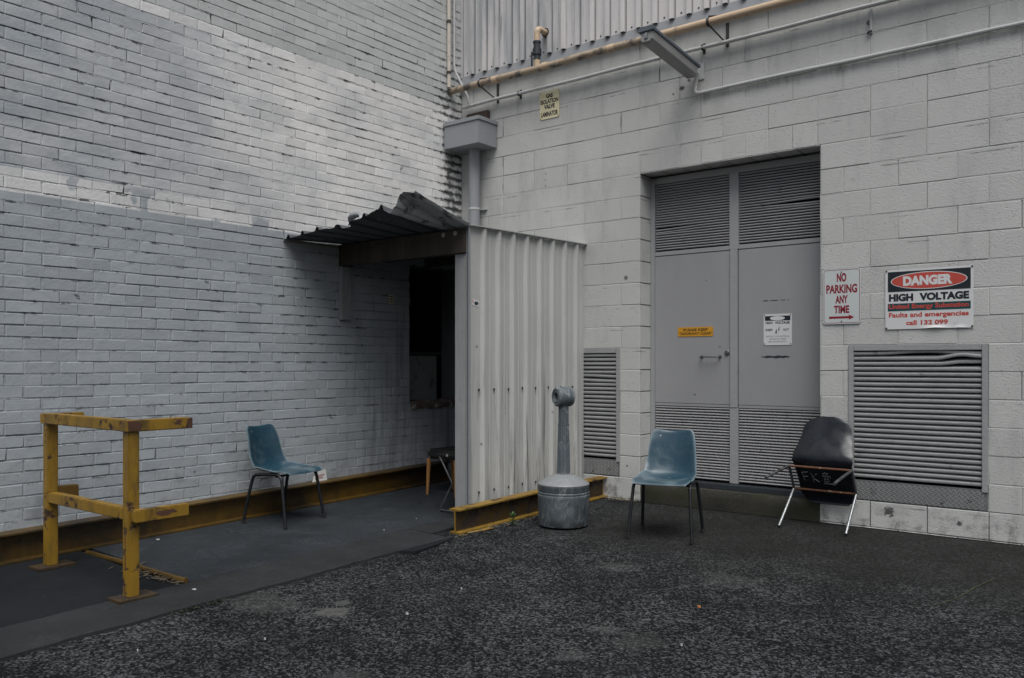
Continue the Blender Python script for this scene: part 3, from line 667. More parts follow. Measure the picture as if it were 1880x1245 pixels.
# louvres
def louvre(mb, x0, x1, z0, z1, pitch, yf, depth, face=.62, warp=None, nseg=10, mi=0):
    n = int(round((z1-z0)/pitch)); pitch = (z1-z0)/n
    for i in range(n):
        zt = z1-i*pitch; h = pitch*face
        pr = [(yf+depth, zt+pitch*.28), (yf+.010*pitch/.025, zt), (yf+.001, zt-h*.22), (yf, zt-h*.6), (yf+.004, zt-h), (yf+.014, zt-h-.1*pitch)]
        rows = []
        for s in range(nseg+1):
            t = s/nseg; dz = warp(i, n, t) if warp else (0, 0)
            wob = .0012*noise.noise((i*3.1, t*3, x0))
            rows.append([(x0+(x1-x0)*t, y+dz[1], z+dz[0]+wob) for y, z in pr])
        m = len(pr); vs = [p for r in rows for p in r]
        mb.add(vs, [(s*m+k, (s+1)*m+k, (s+1)*m+k+1, s*m+k+1) for s in range(nseg) for k in range(m-1)], mi, True)
FY = .19; DX0, DX1 = 2.165, 3.793; MX0, MX1 = 2.947, 3.024
door = MB()
dr = bpy.data.objects.new('door', None); COL.objects.link(dr); dr.location = (0, 0, 0); dr.parent = root
dr.location = Vector((2.98, FY, .2))-root.location
f = MB()
f.box((DX0+.001, FY, .19), (DX0+.048, FY+.08, 2.955), 0, .003); f.box((DX1-.048, FY, .19), (DX1-.001, FY+.08, 2.955), 0, .003)
f.box((DX0+.048, FY+.002, 2.895), (DX1-.048, FY+.08, 2.955), 0, .003)
f.box((MX0+.004, FY-.008, .86), (MX1-.004, FY+.04, 2.235), 0, .003); f.box((MX0-.004, FY-.002, 2.235), (MX1+.004, FY+.05, 2.895), 0, .003)
f.box((MX0, FY-.004, .20), (MX1, FY+.04, .86), 0, .003)
f.build('door_frame', M['frame'], dr)
def wl(i, n, t): # sagging slat in the left top louvre
    return (-.010*sstep(.7, 0, t) if i in (17, 18) else 0, 0)
def wr(i, n, t):
    if i == 12: return (.006*sstep(.35, .9, t), -.003*t)
    if i == 13: return (-.007*sstep(.2, .75, t), .004*t)
    if i == 14: return (-.003*sstep(.3, .8, t), 0)
    return (0, 0)
leafs = []
for side, (xa, xb, wp) in enumerate(((DX0+.049, MX0-.001, wl), (MX1+.001, DX1-.049, wr))):
    m_ = MB(); m_.box((xa, FY+.006, .885), (xb, FY+.045, 2.228), 0, .002)
    m_.box((xa, FY+.008, .858), (xb, FY+.045, .884), 0, .002)
    lf = m_.build('door_leaf', M['door'], dr); leafs.append(lf)
    m_ = MB(); m_.box((xa, FY+.004, 2.234), (xb, FY+.045, 2.272), 0, .002); m_.build('rail', M['frame'], dr)
    m_ = MB(); louvre(m_, xa+.004, xb-.004, 2.276, 2.888, .0235, FY+.008, .03, .50, wp, 14); m_.build('louvre', M['slat'], dr, fix=False)
    m_ = MB(); louvre(m_, xa+.004, xb-.004, .205, .852, .0245, FY+.008, .03, .54, None, 8); m_.build('louvre', M['slat'], dr, fix=False)
m_ = MB(); m_.box((DX0+.05, FY+.06, .19), (DX1-.05, FY+.075, 2.95), 0); m_.build('backing', M['black'], dr)
# handle, lock, scuffs
h = MB(); h.tube([(2.683, FY+.006, 1.303), (2.683, FY-.034, 1.303), (2.690, FY-.042, 1.303), (2.849, FY-.042, 1.303), (2.856, FY-.034, 1.303), (2.856, FY+.006, 1.303)], .007, 10)
h.lathe([(.014, 0), (.014, .006)], 14, 0, Matrix.Translation((2.683, FY+.006, 1.303)) @ Matrix.Rotation(R(90), 4, 'X')); h.lathe([(.014, 0), (.014, .006)], 14, 0, Matrix.Translation((2.856, FY+.006, 1.303)) @ Matrix.Rotation(R(90), 4, 'X'))
h.build('handle', M['chromedark'], leafs[0])
h = MB(); h.lathe([(.023, 0), (.023, .008), (.019, .012), (.010, .012), (.009, .018), (.003, .018)], 20, 0, Matrix.Translation((2.922, FY+.006, 1.337)) @ Matrix.Rotation(R(90), 4, 'X')); h.build('lock', M['chromedark'], leafs[0])
def smear(mb, x0, x1, z, th, y, seed):
    rr = random.Random(seed); n = 14; up, dn = [], []
    for i in range(n+1):
        t = i/n; e = math.sin(math.pi*min(1, max(0, t)))**.35
        up.append((x0+(x1-x0)*t, z+th*e*(.4+.7*rr.random()))); dn.append((x0+(x1-x0)*t, z-th*e*(.4+.7*rr.random())))
    mb.prism(up+dn[::-1], y, y-.0006, 'y')
h = MB(); smear(h, 3.222, 3.478, 1.299, .013, FY+.006, 4); h.build('scuff_mark', M['valve'], leafs[1])
for a, b, t in ((3.24, 3.29, .006), (3.30, 3.375, .005), (3.395, 3.44, .004), (3.455, 3.47, .004)): h = MB(); smear(h, a, b, 1.775, t, FY+.006, int(a*100)); h.build('scuff_mark', M['valve'], leafs[1])
for q in ((2.60, 2.625, .965, .005, FY+.006, 9), (2.715, 2.735, 1.98, .003, FY+.006, 2), (2.84, 2.865, 1.39, .004, FY+.006, 5)): h = MB(); smear(h, *q); h.build('scuff_mark', M['valve'], leafs[0])
m_ = MB(); m_.box((DX0+.004, .09, .150), (DX1-.004, .23, .196), 0, .006); m_.build('threshold', M['valve'], dr)
m_ = MB(); n = 40
def stepf(u, v):
    x = DX0+.006+(DX1-DX0-.012)*u
    pr = [(.004, -.1), (.004, .02), (.002, .08), (.006, .13), (.014, .150), (.05, .153), (.15, .153)]
    y, z = pr[int(round(v*6))]; k = .006*noise.noise((x*4, v*5, 0))+.004*noise.noise((x*14, v*9, 2))
    return (x, y+k, z+k*.5)
m_.grid(stepf, 60, 6); m_.build('step', M['step'], root, fix=False, sharp=60)

# vents
def vent(V, warp):
    v = bpy.data.objects.new('vent', None); COL.objects.link(v); v.parent = root; v.location = Vector(((V[0]+V[1])/2, 0, V[2]))-root.location
    x0, x1, z0, z1 = V; zl = z0+.155
    m_ = MB(); fw = .042
    m_.box((x0+.003, -.006, zl-.02), (x0+fw, .05, z1-.004), 0, .003); m_.box((x1-fw, -.006, zl-.02), (x1-.003, .05, z1-.004), 0, .003); m_.box((x0+fw, -.004, z1-.044), (x1-fw, .05, z1-.004), 0, .003)
    m_.build('frame', M['frame'], v)
    m_ = MB(); louvre(m_, x0+fw+.002, x1-fw-.002, zl+.006, z1-.052, .0385, .004, .045, .57, warp, 24); m_.build('slats', M['slat'], v, fix=False)
    m_ = MB(); m_.box((x0, .085, z0), (x1, .1, z1)); m_.build('backing', M['black'], v)
    m_ = MB(); m_.box((x0+.004, .004, z0+.004), (x1-.006, .018, zl-.001), 0, .002)
    s = .027; k = 0
    zz = z0+.018
    r = 0
    while zz < zl-.010:
        xx = x0+.02+(r % 2)*s/2; c = 0
        while xx < x1-.022:
            a = R(45 if (c+r) % 2 else -45)
            m_.box((-.0125, -.0028, -.0026), (.0125, .002, .0026), 1, 0, Matrix.Translation((xx, .0035, zz)) @ Matrix.Rotation(a, 4, 'Y'))
            xx += s*.70; c += 1
        zz += s*.60; r += 1
    m_.build('tread_plate', [M['treadbase'], M['tread']], v)
def wv1(i, n, t):
    if i == 0: return (.016*math.sin(math.pi*sstep(.15, 1, t)), .006*t)
    if i == 1: return (.026*sstep(.66, .85, t)-.012*sstep(.86, 1, t), -.010*sstep(.6, .9, t))
    if i == 2: return (.016*sstep(.68, .86, t), .008*sstep(.6, 1, t))
    return (0, 0)
vent(VR, wv1); vent(VL, lambda i, n, t: ((.006*math.sin(5*t+i) if i in (5, 6, 17) else 0), 0))

# ------------------------------------------------------------------ pipes, conduits, light on the block wall
g = thing('gas_pipe', 'beige gas pipe with black valve running along the top of the block wall', 'gas pipe', (0, -.19, 4.10))
m_ = MB(); pts = [(-.01+.33*i, -.19+.004*math.sin(i*2.1), 4.100+.004*math.sin(i*1.3)) for i in range(8)]; m_.tube(pts, .033, 16); m_.build('stained_length', M['gaspipe2'], g)
m_ = MB(); m_.tube([(2.30, -.192, 4.102), (3.6, -.19, 4.10), (6, -.19, 4.10), (10, -.19, 4.10)], .033, 16)
for a in (.62, 1.24, 1.98): m_.tube([(a-.035, -.19, 4.101), (a+.035, -.19, 4.101)], .0365, 16)
m_.build('pipe', M['gaspipe'], g)
m_ = MB(); m_.tube([(1.14, -.19, 4.10), (1.14, -.19, 4.20)], .030, 14); m_.build('riser', M['gaspipe'], g); m_ = MB(); m_.tube([(1.14, -.19, 4.34), (1.14, -.19, 4.44)]+[(1.14, -.19+.05*(1-math.cos(R(a))), 4.44+.05*math.sin(R(a))) for a in range(15, 91, 15)]+[(1.14, -.02, 4.49)], .029, 14)
m_.build('outlet_bend', M['gaspipe'], g)
m_ = MB(); m_.tube([(1.14, -.19, 4.185), (1.14, -.19, 4.36)], .034, 14); m_.tube([(1.14, -.19, 4.23), (1.14, -.19, 4.29)], .044, 12); m_.tube([(1.14, -.19, 4.345), (1.14, -.19, 4.362)], .039, 14)
m_.tube([(1.14, -.19, 4.26), (1.085, -.2, 4.255)], .012, 8); m_.box((1.078, -.207, 4.115), (1.092, -.193, 4.27), 0, .003); m_.build('valve', M['valve'], g)
m_ = MB(); m_.tube([(1.14, -.055, 4.49), (1.14, -.03, 4.49)], .045, 14); m_.build('collar', M['bracket'], g)
for bx in (.42, 2.93):
    m_ = MB(); m_.tube([(bx, -.01, 4.21), (bx, -.19, 4.150), (bx, -.19, 4.135)], .009, 6); m_.tube([(bx-.012, -.19, 4.1), (bx+.012, -.19, 4.1)], .037, 14); m_.box((bx+.07, -.012, 3.93), (bx+.095, -.001, 4.13)); m_.tube([(bx+.005, -.19, 4.07), (bx+.06, -.03, 3.98)], .007, 6)
    m_.build('bracket', M['bracket'], g)
def conduit(name, label, pts, r, clips, mat='conduit', n=10):
    p0 = pts[0]; t = thing(name, label, 'conduit', p0); m_ = MB(); m_.tube(pts, r, n); m_.build('tube', M[mat], t)
    for (x, y, z) in clips:
        c = MB(); c.box((x-.012, -.010, z-.045), (x+.012, -.001, z+.045), 0, .002); c.box((x-.011, -.055, z-.021), (x+.011, -.008, z+.021), 0, .004); c.build('clip', M['bracket'], t)
    return t
CY = -.040
conduit('conduit', 'long grey conduit running just under the beige gas pipe', [(.06, CY, 3.956)]+[(.5*i, CY, 3.962+.0035*math.sin(i*1.7)) for i in range(1, 21)], .0165, [(.80, CY, 3.962), (2.80, CY, 3.962)])
m_ = MB(); hk = thing('hanging_bracket', 'bare bent bracket strap left under the upper conduit', 'bracket', (4.17, -.01, 3.85))
m_.box((4.165, -.012, 3.76), (4.185, -.001, 3.95), 0, .002); m_.build('strap', M['conduit'], hk)
m_ = MB(); m_.tube([(4.155, -.008, 3.86), (4.15, -.03, 3.84), (4.165, -.03, 3.825)], .007, 6); m_.build('hook', M['bracket'], hk); m_ = MB(); m_.tube([(4.15, -.006, 3.77), (4.165, -.04, 3.765), (4.18, -.02, 3.775)], .009, 6); m_.build('hook', M['bracket'], hk)
conduit('conduit', 'grey conduit with sooty underside running right from the light bracket', [(2.745, -.03, 3.74), (2.735, -.028, 3.68), (2.725, -.028, 3.61), (2.735, -.028, 3.588), (2.765, -.028, 3.580)]+[(3+.5*i, -.028, 3.583+.003*math.sin(i*1.9)) for i in range(15)], .0155, [])
conduit('conduit', 'thin white conduit dropping down the corner and bending to the upper conduit', [(.035, -.16, 7.5), (.035, -.16, 4.6), (.035, -.16, 4.36), (.05, -.15, 4.30), (.13, -.11, 4.12), (.155, -.09, 4.06), (.155, -.06, 3.975)], .0125, [])
t = conduit('conduit', 'straight cream pipe down the inside corner ending above the gas pipe', [(.03, -.235, 7.5), (.03, -.235, 4.9), (.03, -.235, 4.13)], .020, [], 'creampipe')
for a_, b_ in ((4.27, 4.295), (4.80, 4.83)): m_ = MB(); m_.tube([(.03, -.235, a_), (.03, -.235, b_)], .025, 10); m_.build('coupling', M['bracket'], t)
# rainwater head + downpipe
t = thing('downpipe', 'grey downpipe with box rainwater head in the wall corner', 'downpipe', (.26, -.1, 0))
m_ = MB(); m_.box((.022, -.30, 3.468), (.490, -.004, 3.70), 0, .003); m_.build('rainwater_head', M['rwhead'], t)
m_ = MB(); m_.box((.012, -.312, 3.700), (.502, -.004, 3.742), 0, .004); m_.build('rim', M['rwhead'], t)
m_ = MB(); m_.tube([(.262, -.10, 0.0), (.262, -.10, 3.468)], .058, 20); m_.build('pipe', M['rwhead'], t)
m_ = MB(); m_.tube([(.262, -.10, 2.84), (.262, -.10, 2.862)], .0615, 20); m_.box((.18, -.03, 2.846), (.36, -.002, 2.858)); m_.build('pipe_clip', M['conduit'], t)
m_ = MB(); m_.box((.10, -.05, 3.745), (.40, -.003, 3.875), 0, .01); tag(m_.build('outlet', M['darkbrick'], t), 'dark bricked outlet above the head')
# fluorescent light
t = thing('fluorescent_light', 'slate grey fluorescent batten light on an arm above the doors', 'light', (2.735, 0, 3.78))
a0, a1 = Vector((2.735, -.10, 3.785)), Vector((2.735, -.90, 3.858)); d = (a1-a0).normalized(); upv = Vector((1, 0, 0)).cross(d).normalized()
if upv.z < 0: upv = -upv
mm = Matrix(((1, d.x, upv.x, a0.x), (0, d.y, upv.y, a0.y), (0, d.z, upv.z, a0.z), (0, 0, 0, 1))); L = (a1-a0).length
m_ = MB(); pr = [(-.070, -.008), (.070, -.008), (.070, .012), (.055, .030), (-.055, .030), (-.070, .012)]
vs = [mm @ Vector((a, -.015, b)) for a, b in pr]+[mm @ Vector((a, L+.015, b)) for a, b in pr]
m_.add(vs, [tuple(range(6))[::-1], tuple(range(6, 12))]+[(i, (i+1) % 6, 6+(i+1) % 6, 6+i) for i in range(6)]); m_.build('housing', M['lightbody'], t)
m_ = MB(); pr = [(-.060, -.008), (-.056, -.075), (-.035, -.098), (.035, -.098), (.056, -.075), (.060, -.008)]; i8 = [(a*.86, b*.9) for a, b in pr]
vs = [mm @ Vector((a, .0, b)) for a, b in i8]+[mm @ Vector((a, .02, b)) for a, b in pr]+[mm @ Vector((a, L-.02, b)) for a, b in pr]+[mm @ Vector((a, L, b)) for a, b in i8]
m_.add(vs, [tuple(range(6))[::-1], tuple(range(18, 24))]+[(q*6+i, q*6+(i+1) % 6, q*6+6+(i+1) % 6, q*6+6+i) for q in range(3) for i in range(6)]); m_.build('diffuser', M['diffuser'], t)
m_ = MB(); m_.box((-.014, L-.004, -.07), (.014, L+.012, -.02), 0, .004, mm); m_.build('clip', M['chrome'], t)
m_ = MB(); m_.tube([a0+Vector((0, .03, .0)), (2.735, -.05, 3.772), (2.742, -.004, 3.755)], .016, 10); m_.build('arm', M['conduit'], t)
m_ = MB(); m_.box((2.705, -.010, 3.70), (2.80, .0, 3.845), 0, .002); m_.build('wall_plate', M['conduit'], t)

# ------------------------------------------------------------------ signs
def sign_plate(name, label, x0, x1, z0, z1, yb, mat, r=.004, th=.003, warp=None, parent=None):
    t = thing(name, label, 'sign', ((x0+x1)/2, yb, z0)); m_ = MB()
    m_.prism(rrect(x0, x1, z0, z1, r), yb, yb-th, 'y'); m_.build('plate', M[mat], t); return t
def txt(t, rows, y, mat, name='lettering'):
    for (s, x0, x1, z0, z1, b) in rows:
        m_ = MB(); text_on(m_, s, x0, x1, z0, z1, y, b); m_.build(name, M[mat], t, fix=False)
# NO PARKING
X0, X1, Z0, Z1 = 3.811, 4.100, 1.551, 1.983; yb = -.006
t = sign_plate('parking_sign', 'white metal NO PARKING ANY TIME sign with maroon arrow', X0, X1, Z0, Z1, yb, 'signgrey', .022)
m_ = MB(); o = rrect(X0+.008, X1-.008, Z0+.008, Z1-.008, .018); i_ = rrect(X0+.0115, X1-.0115, Z0+.0115, Z1-.0115, .015); n = len(o)
m_.add([(a, yb-.0036, b) for a, b in o]+[(a, yb-.0036, b) for a, b in i_], [(k, (k+1) % n, n+(k+1) % n, n+k) for k in range(n)]); m_.build('border', M['signmaroon'], t, fix=False)
cx = (X0+X1)/2
txt(t, [('NO', cx-.036, cx+.036, 1.880, 1.948, .030), ('PARKING', cx-.117, cx+.117, 1.791, 1.859, .024), ('ANY', cx-.047, cx+.047, 1.712, 1.774, .026), ('TIME', cx-.058, cx+.058, 1.635, 1.695, .026)], yb-.0038, 'signmaroon')
m_ = MB(); m_.prism([(cx-.095, 1.594), (cx+.055, 1.594), (cx+.055, 1.583), (cx+.095, 1.6025), (cx+.055, 1.622), (cx+.055, 1.611), (cx-.095, 1.611)], yb-.003, yb-.0038, 'y'); m_.build('arrow', M['signmaroon'], t)
for zz in (1.955, 1.572):
    m_ = MB(); m_.lathe([(.005, 0), (.005, .003)], 8, 0, Matrix.Translation((cx, yb-.003, zz)) @ Matrix.Rotation(R(90), 4, 'X')); m_.build('bolt', M['screw'], t)
# DANGER
X0, X1, Z0, Z1 = 4.277, 4.870, 1.500, 1.945; yb = -.005
t = thing('danger_sign', 'large white DANGER HIGH VOLTAGE sign with red oval above the right vent', 'sign', ((X0+X1)/2, yb, Z0))
m_ = MB()
def dgp(u, v):
    x = X0+(X1-X0)*u; z = Z0+(Z1-Z0)*v
    lift = .012*math.exp(-((u-.58)/.12)**2)*sstep(.055, 0, v)+.006*math.exp(-((u-.85)/.06)**2)*sstep(.05, 0, v)
    return (x, yb-.003-lift, z+lift*.5)
m_.grid(dgp, 60, 40); m_.build('plate', M['signwhite'], t, fix=False)
H = Z1-Z0; W = X1-X0
m_ = MB(); m_.prism([(X0+.018, Z1-.012-.003), (X0+.018, Z1-.165), (X1-.018, Z1-.165), (X1-.018, Z1-.015)], yb-.0035, yb-.0042, 'y'); m_.build('black_panel', M['signblack'], t)
m_ = MB(); ec = Z1-.089; m_.prism(ell(X0+W*.5, ec, .258, .064), yb-.0045, yb-.0048, 'y'); m_.build('oval_edge', M['signwhite'], t)
m_ = MB(); m_.prism(ell(X0+W*.5, ec, .252, .0585), yb-.005, yb-.0053, 'y'); m_.build('red_oval', M['signred'], t)
txt(t, [('DANGER', X0+.125, X1-.135, ec-.036, ec+.037, .042)], yb-.0057, 'signwhite')
txt(t, [('HIGH', X0+.025, X0+.195, Z1-.238, Z1-.181, .042), ('VOLTAGE', X0+.237, X1-.028, Z1-.238, Z1-.181, .040)], yb-.0037, 'signblack')
m_ = MB(); m_.prism([(X0+.018, Z1-.253), (X0+.018, Z1-.309), (X1-.018, Z1-.309), (X1-.018, Z1-.253)], yb-.0035, yb-.0042, 'y'); m_.build('green_band', M['signgreen'], t)
txt(t, [('United Energy Substation', X0+.025, X1-.03, Z1-.304, Z1-.258, .022)], yb-.0047, 'signred')
txt(t, [('Faults and emergencies', X0+.025, X1-.03, Z1-.368, Z1-.321, .022), ('call 132 099', X0+.145, X1-.165, Z1-.417, Z1-.381, .024)], yb-.0038, 'signred')
for a, b in ((X0+.008, Z0+.008), (X1-.008, Z0+.01), (X0+.008, Z1-.008), (X1-.008, Z1-.008)):
    m_ = MB(); m_.lathe([(.007, 0), (.007, .004)], 8, 0, Matrix.Translation((a, yb-.003, b)) @ Matrix.Rotation(R(90), 4, 'X')); m_.build('bolt', M['screw'], t)
# GAS ISOLATION VALVE
X0, X1, Z0, Z1 = 1.040, 1.275, 3.655, 3.925; yb = -.005
t = sign_plate('gas_sign', 'cream GAS ISOLATION VALVE LAMINATOR sign under the gas pipe', X0, X1, Z0, Z1, yb, 'signcream', .005)
cx = (X0+X1)/2
txt(t, [('GAS', cx-.04, cx+.04, 3.858, 3.902, .034), ('ISOLATION', cx-.107, cx+.107, 3.804, 3.848, .030), ('VALVE', cx-.064, cx+.064, 3.752, 3.796, .032), ('LAMINATOR', cx-.102, cx+.102, 3.678, 3.726, .028)], yb-.0038, 'signblack')
for a, b in ((X0+.01, Z0+.012), (X1-.01, Z0+.012), (X0+.01, Z1-.01), (X1-.01, Z1-.01)):
    m_ = MB(); m_.lathe([(.005, 0), (.005, .003)], 8, 0, Matrix.Translation((a, yb-.003, b)) @ Matrix.Rotation(R(90), 4, 'X')); m_.build('bolt', M['screw'], t)
# orange door sign
X0, X1, Z0, Z1 = 2.448, 2.790, 1.487, 1.570; yb = FY+.005
t = sign_plate('doorway_sign', 'orange PLEASE KEEP DOORWAY CLEAR sign on the left door leaf', X0, X1, Z0, Z1, yb, 'signorange', .012)
cx = (X0+X1)/2
txt(t, [('PLEASE KEEP', cx-.115, cx+.120, 1.533, 1.557, .012), ('"DOORWAY CLEAR"', cx-.155, cx+.160, 1.500, 1.525, .012)], yb-.0038, 'signblack')
# white high voltage door sign
X0, X1, Z0, Z1 = 3.250, 3.492, 1.398, 1.660
t = sign_plate('voltage_sign', 'small white HIGH VOLTAGE KEEP OUT sign on the right door leaf', X0, X1, Z0, Z1, yb, 'signwhite', .008)
m_ = MB(); m_.prism([(X0+.012, Z1-.016), (X0+.012, Z1-.056), (X1-.012, Z1-.056), (X1-.012, Z1-.016)], yb-.003, yb-.0036, 'y'); m_.build('black_panel', M['signblack'], t)
m_ = MB(); m_.prism(ell((X0+X1)/2-.002, Z1-.036, .064, .0175, 28), yb-.004, yb-.0044, 'y'); m_.build('oval', M['signwhite'], t)
txt(t, [('HIGH', X0+.018, X0+.078, Z1-.084, Z1-.063, .022), ('VOLTAGE', X0+.098, X1-.018, Z1-.084, Z1-.063, .022), ('KEEP', X0+.018, X0+.078, Z1-.142, Z1-.124, .012), ('OUT', X0+.168, X1-.024, Z1-.142, Z1-.124, .012)], yb-.0038, 'signblack')
txt(t, [('CONTACT WITH ELECTRICAL', X0+.018, X1-.018, Z1-.194, Z1-.182, .0), ('APPARATUS INSIDE', X0+.048, X1-.048, Z1-.216, Z1-.204, .0), ('MAY CAUSE DEATH', X0+.046, X1-.046, Z1-.238, Z1-.226, .0)], yb-.0038, 'signink')
m_ = MB(); bx = X0+.128; bz = Z1-.135
m_.prism([(bx+.006, bz+.026), (bx-.004, bz+.002), (bx+.004, bz+.002), (bx-.002, bz-.024), (bx+.012, bz+.008), (bx+.004, bz+.008), (bx+.012, bz+.026)], yb-.003, yb-.0036, 'y')
m_.prism(ell(bx-.018, bz+.004, .004, .004, 10), yb-.003, yb-.0036, 'y'); m_.prism([(bx-.022, bz-.004), (bx-.012, bz-.002), (bx-.014, bz-.016), (bx-.010, bz-.032), (bx-.015, bz-.032), (bx-.019, bz-.016), (bx-.024, bz-.030), (bx-.028, bz-.028)], yb-.003, yb-.0036, 'y'); m_.build('pictogram', M['signblack'], t)
for a, b in ((X0+.01, Z0+.012), (X1-.01, Z0+.012), (X0+.01, Z1-.009), (X1-.01, Z1-.009)):
    m_ = MB(); m_.lathe([(.004, 0), (.004, .003)], 8, 0, Matrix.Translation((a, yb-.003, b)) @ Matrix.Rotation(R(90), 4, 'X')); m_.build('bolt', M['screw'], t)
# yellow tag on the bricks
t = thing('wall_tag', 'tiny yellow notice fixed to the bricks inside the porch', 'tag', (.004, -1.035, 1.83))
m_ = MB(); m_.box((.002, -1.07, 1.825), (.007, -1.005, 1.912), 0, .002); m_.build('plate', M['signcream'], t)
m_ = MB()
for k in range(3): m_.box((.0075, -1.06, 1.84+.024*k), (.008, -1.015, 1.85+.024*k))
m_.build('print', M['signblack'], t)

# ------------------------------------------------------------------ lean-to porch
sh = thing('porch', 'corrugated sheet lean-to porch with torn bent roof over the passage', 'porch', (.8, -.8, 0))
SX = 1.556; SY0 = -1.655
prof = []; y = SY0
prof.append((SX-.001, y-.002)); pitch = .1925
yy = y+.128
prof += [(SX, y+.002)]
while yy+.06 < 0:
    prof += [(SX, yy), (SX+.030, yy+.018), (SX+.030, yy+.044), (SX, yy+.060)]; 
    mid = yy+.060+.066
    if mid+.02 < 0: prof += [(SX, mid-.012), (SX+.004, mid-.006), (SX+.004, mid+.006), (SX, mid+.012)]
    yy += pitch
prof.append((SX, -.002))
m_ = MB(); n = len(prof); NZ = 26; vs = []
for k in range(NZ+1):
    for (a, b) in prof:
        zt = 2.345+.019*(b+1.655); z = -.03+(zt+.03)*k/NZ
        vs.append((a+.005*noise.noise((b*2.2, z*1.6, 1)), b, z))
m_.add(vs, [(k*n+i, k*n+i+1, (k+1)*n+i+1, (k+1)*n+i) for k in range(NZ) for i in range(n-1)], 0, False)
m_.build('wall_sheet', M['sheet'], sh, fix=False)
yy = SY0+.128
while yy+.06 < 0:
    for zz in (1.03, .20):
        m_ = MB(); m_.lathe([(.010, 0), (.010, .006), (.004, .009)], 8, 0, Matrix.Translation((SX+.001, yy-.02, zz+.012*noise.noise((yy*9, zz, 0)))) @ Matrix.Rotation(R(90), 4, 'Y')); m_.build('screw', M['screw'], sh)
        m_ = MB(); m_.prism([(yy-.024, zz-.005), (yy-.016, zz-.005), (yy-.018, zz-.045-.03*random.random())], SX+.0012, SX+.0022, 'x'); m_.build('rust_run', M['screw'], sh)
    yy += pitch
m_ = MB(); m_.box((SX-.004, SY0-.018, -.04), (SX+.010, SY0-.002, 2.345), 0, .002); m_.box((SX-.03, SY0-.010, -.04), (SX-.022, SY0+.03, 2.345), 0, .001); m_.build('corner_trim', M['rwhead'], sh)
m_ = MB(); m_.prism([(SY0-.02, 2.345), (0, 2.376), (0, 2.384), (SY0-.02, 2.353)], SX-.05, SX+.040, 'x'); m_.build('top_flashing', M['sheet'], sh)
m_ = MB(); m_.box((1.402, SY0-.01, -.03), (1.520, SY0+.06, 2.128), 0, .004); m_.build('post', M['post'], sh)
m_ = MB(); m_.box((.0, -1.69, 2.13), (1.525, -1.645, 2.325), 0, .004); m_.build('lintel', M['timber'], sh)
for xx in (.24, .38, .52, .72, .88, 1.02): 
    m_ = MB(); m_.lathe([(.014, 0), (.014, .004), (.006, .007)], 10, 0, Matrix.Translation((xx, -1.69, 2.30+.012*math.sin(9*xx))) @ Matrix.Rotation(R(90), 4, 'X')); m_.build('washer', M['bracket'], sh)
for xx in (1.30, 1.43):
    m_ = MB(); m_.lathe([(.020, 0), (.020, .004), (.012, .008)], 12, 0, Matrix.Translation((xx, -1.69, 2.292)) @ Matrix.Rotation(R(90), 4, 'X')); m_.build('washer', M['washer'], sh)
m_ = MB(); m_.box((.002, -1.69, 1.64), (.045, -1.57, 2.128), 0, .005); m_.lathe([(.012, 0), (.012, .006)], 8, 0, Matrix.Translation((.045, -1.62, 2.03)) @ Matrix.Rotation(R(90), 4, 'Y')); m_.lathe([(.012, 0), (.012, .006)], 8, 0, Matrix.Translation((.045, -1.62, 1.71)) @ Matrix.Rotation(R(90), 4, 'Y')); m_.build('batten', M['post'], sh)
# rafters
for yy in (-1.1, -.55): m_ = MB(); m_.box((.0, yy-.025, 2.22), (1.54, yy+.025, 2.318), 0, .003); m_.build('rafter', M['timber'], sh)
# roof: ribs run toward the front; front right corner torn and curled up
def roof_z(x, y):
    t = max(0., (-y-1.62)/.68); e = 0
    for a, b, h0, h1 in ((0, .6, -.02, .015), (.6, 1.0, .015, .055), (1.0, 1.21, .055, .105), (1.21, 1.32, .105, .055), (1.32, 1.36, .055, .10), (1.36, 1.45, .10, .205), (1.45, 1.60, .205, .175)):
        if a <= x <= b: u = (x-a)/(b-a); e = h0+(h1-h0)*u*u*(3-2*u) if h1 > h0 else h0+(h1-h0)*u
    cr = .012*noise.noise((x*9, y*7, 0))*sstep(.9, 1.4, x)+.004*noise.noise((x*25, y*16, 4))*sstep(.8, 1.2, x)
    return 2.335+.012*(y+1.6)+e*t**1.25+cr*t
def rib(x):
    f_ = (x-.045) % .19
    for a, b, h0, h1 in ((0, .018, 0, .032), (.018, .036, .032, .032), (.036, .054, .032, 0)):
        if a <= f_ < b: return h0+(h1-h0)*(f_-a)/(b-a)
    return 0
NX, NY = 190, 44
def roof_pt(u, v, dz=0):
    x = .004+1.575*u; yf = -2.30+.05*noise.noise((x*6, 0, 0))*sstep(.6, 1.2, x)+.10*sstep(.55, .72, x)*sstep(.86, .74, x)
    y = yf+(0-.004-yf)*v
    return (x, y, roof_z(x, y)+rib(x)*(1-.3*sstep(1.2, 1.5, x)*(1-v))+dz)
def half(u0, u1, n_, nm, mt):
    m_ = MB(); f_ = lambda dz: (lambda u, v: roof_pt(u0+(u1-u0)*u, v, dz))
    m_.grid(f_(0), n_, NY, 0, False); m_.grid(f_(-.0015), n_, NY, 0, False); return m_.build(nm, M[mt], sh, fix=False)
half(0, .826, 157, 'roof_sheet', 'roof'); half(.826, 1, 33, 'torn_pan', 'rooflit')
# curled strip of torn sheet on the front edge
m_ = MB()
def fl1(u, v):
    x = .74+.24*u; p_ = roof_pt((x-.004)/1.575, 0); return (x+.05*v, p_[1]-.006-.03*math.sin(2.5*v), roof_z(x, p_[1])+.004+.065*v*math.sin(math.pi*(.10+.85*u))+.006*math.sin(9*u))
m_.grid(fl1, 14, 6, 0, True)
m_.build('torn_flap', M['rwhead'], sh, fix=False)
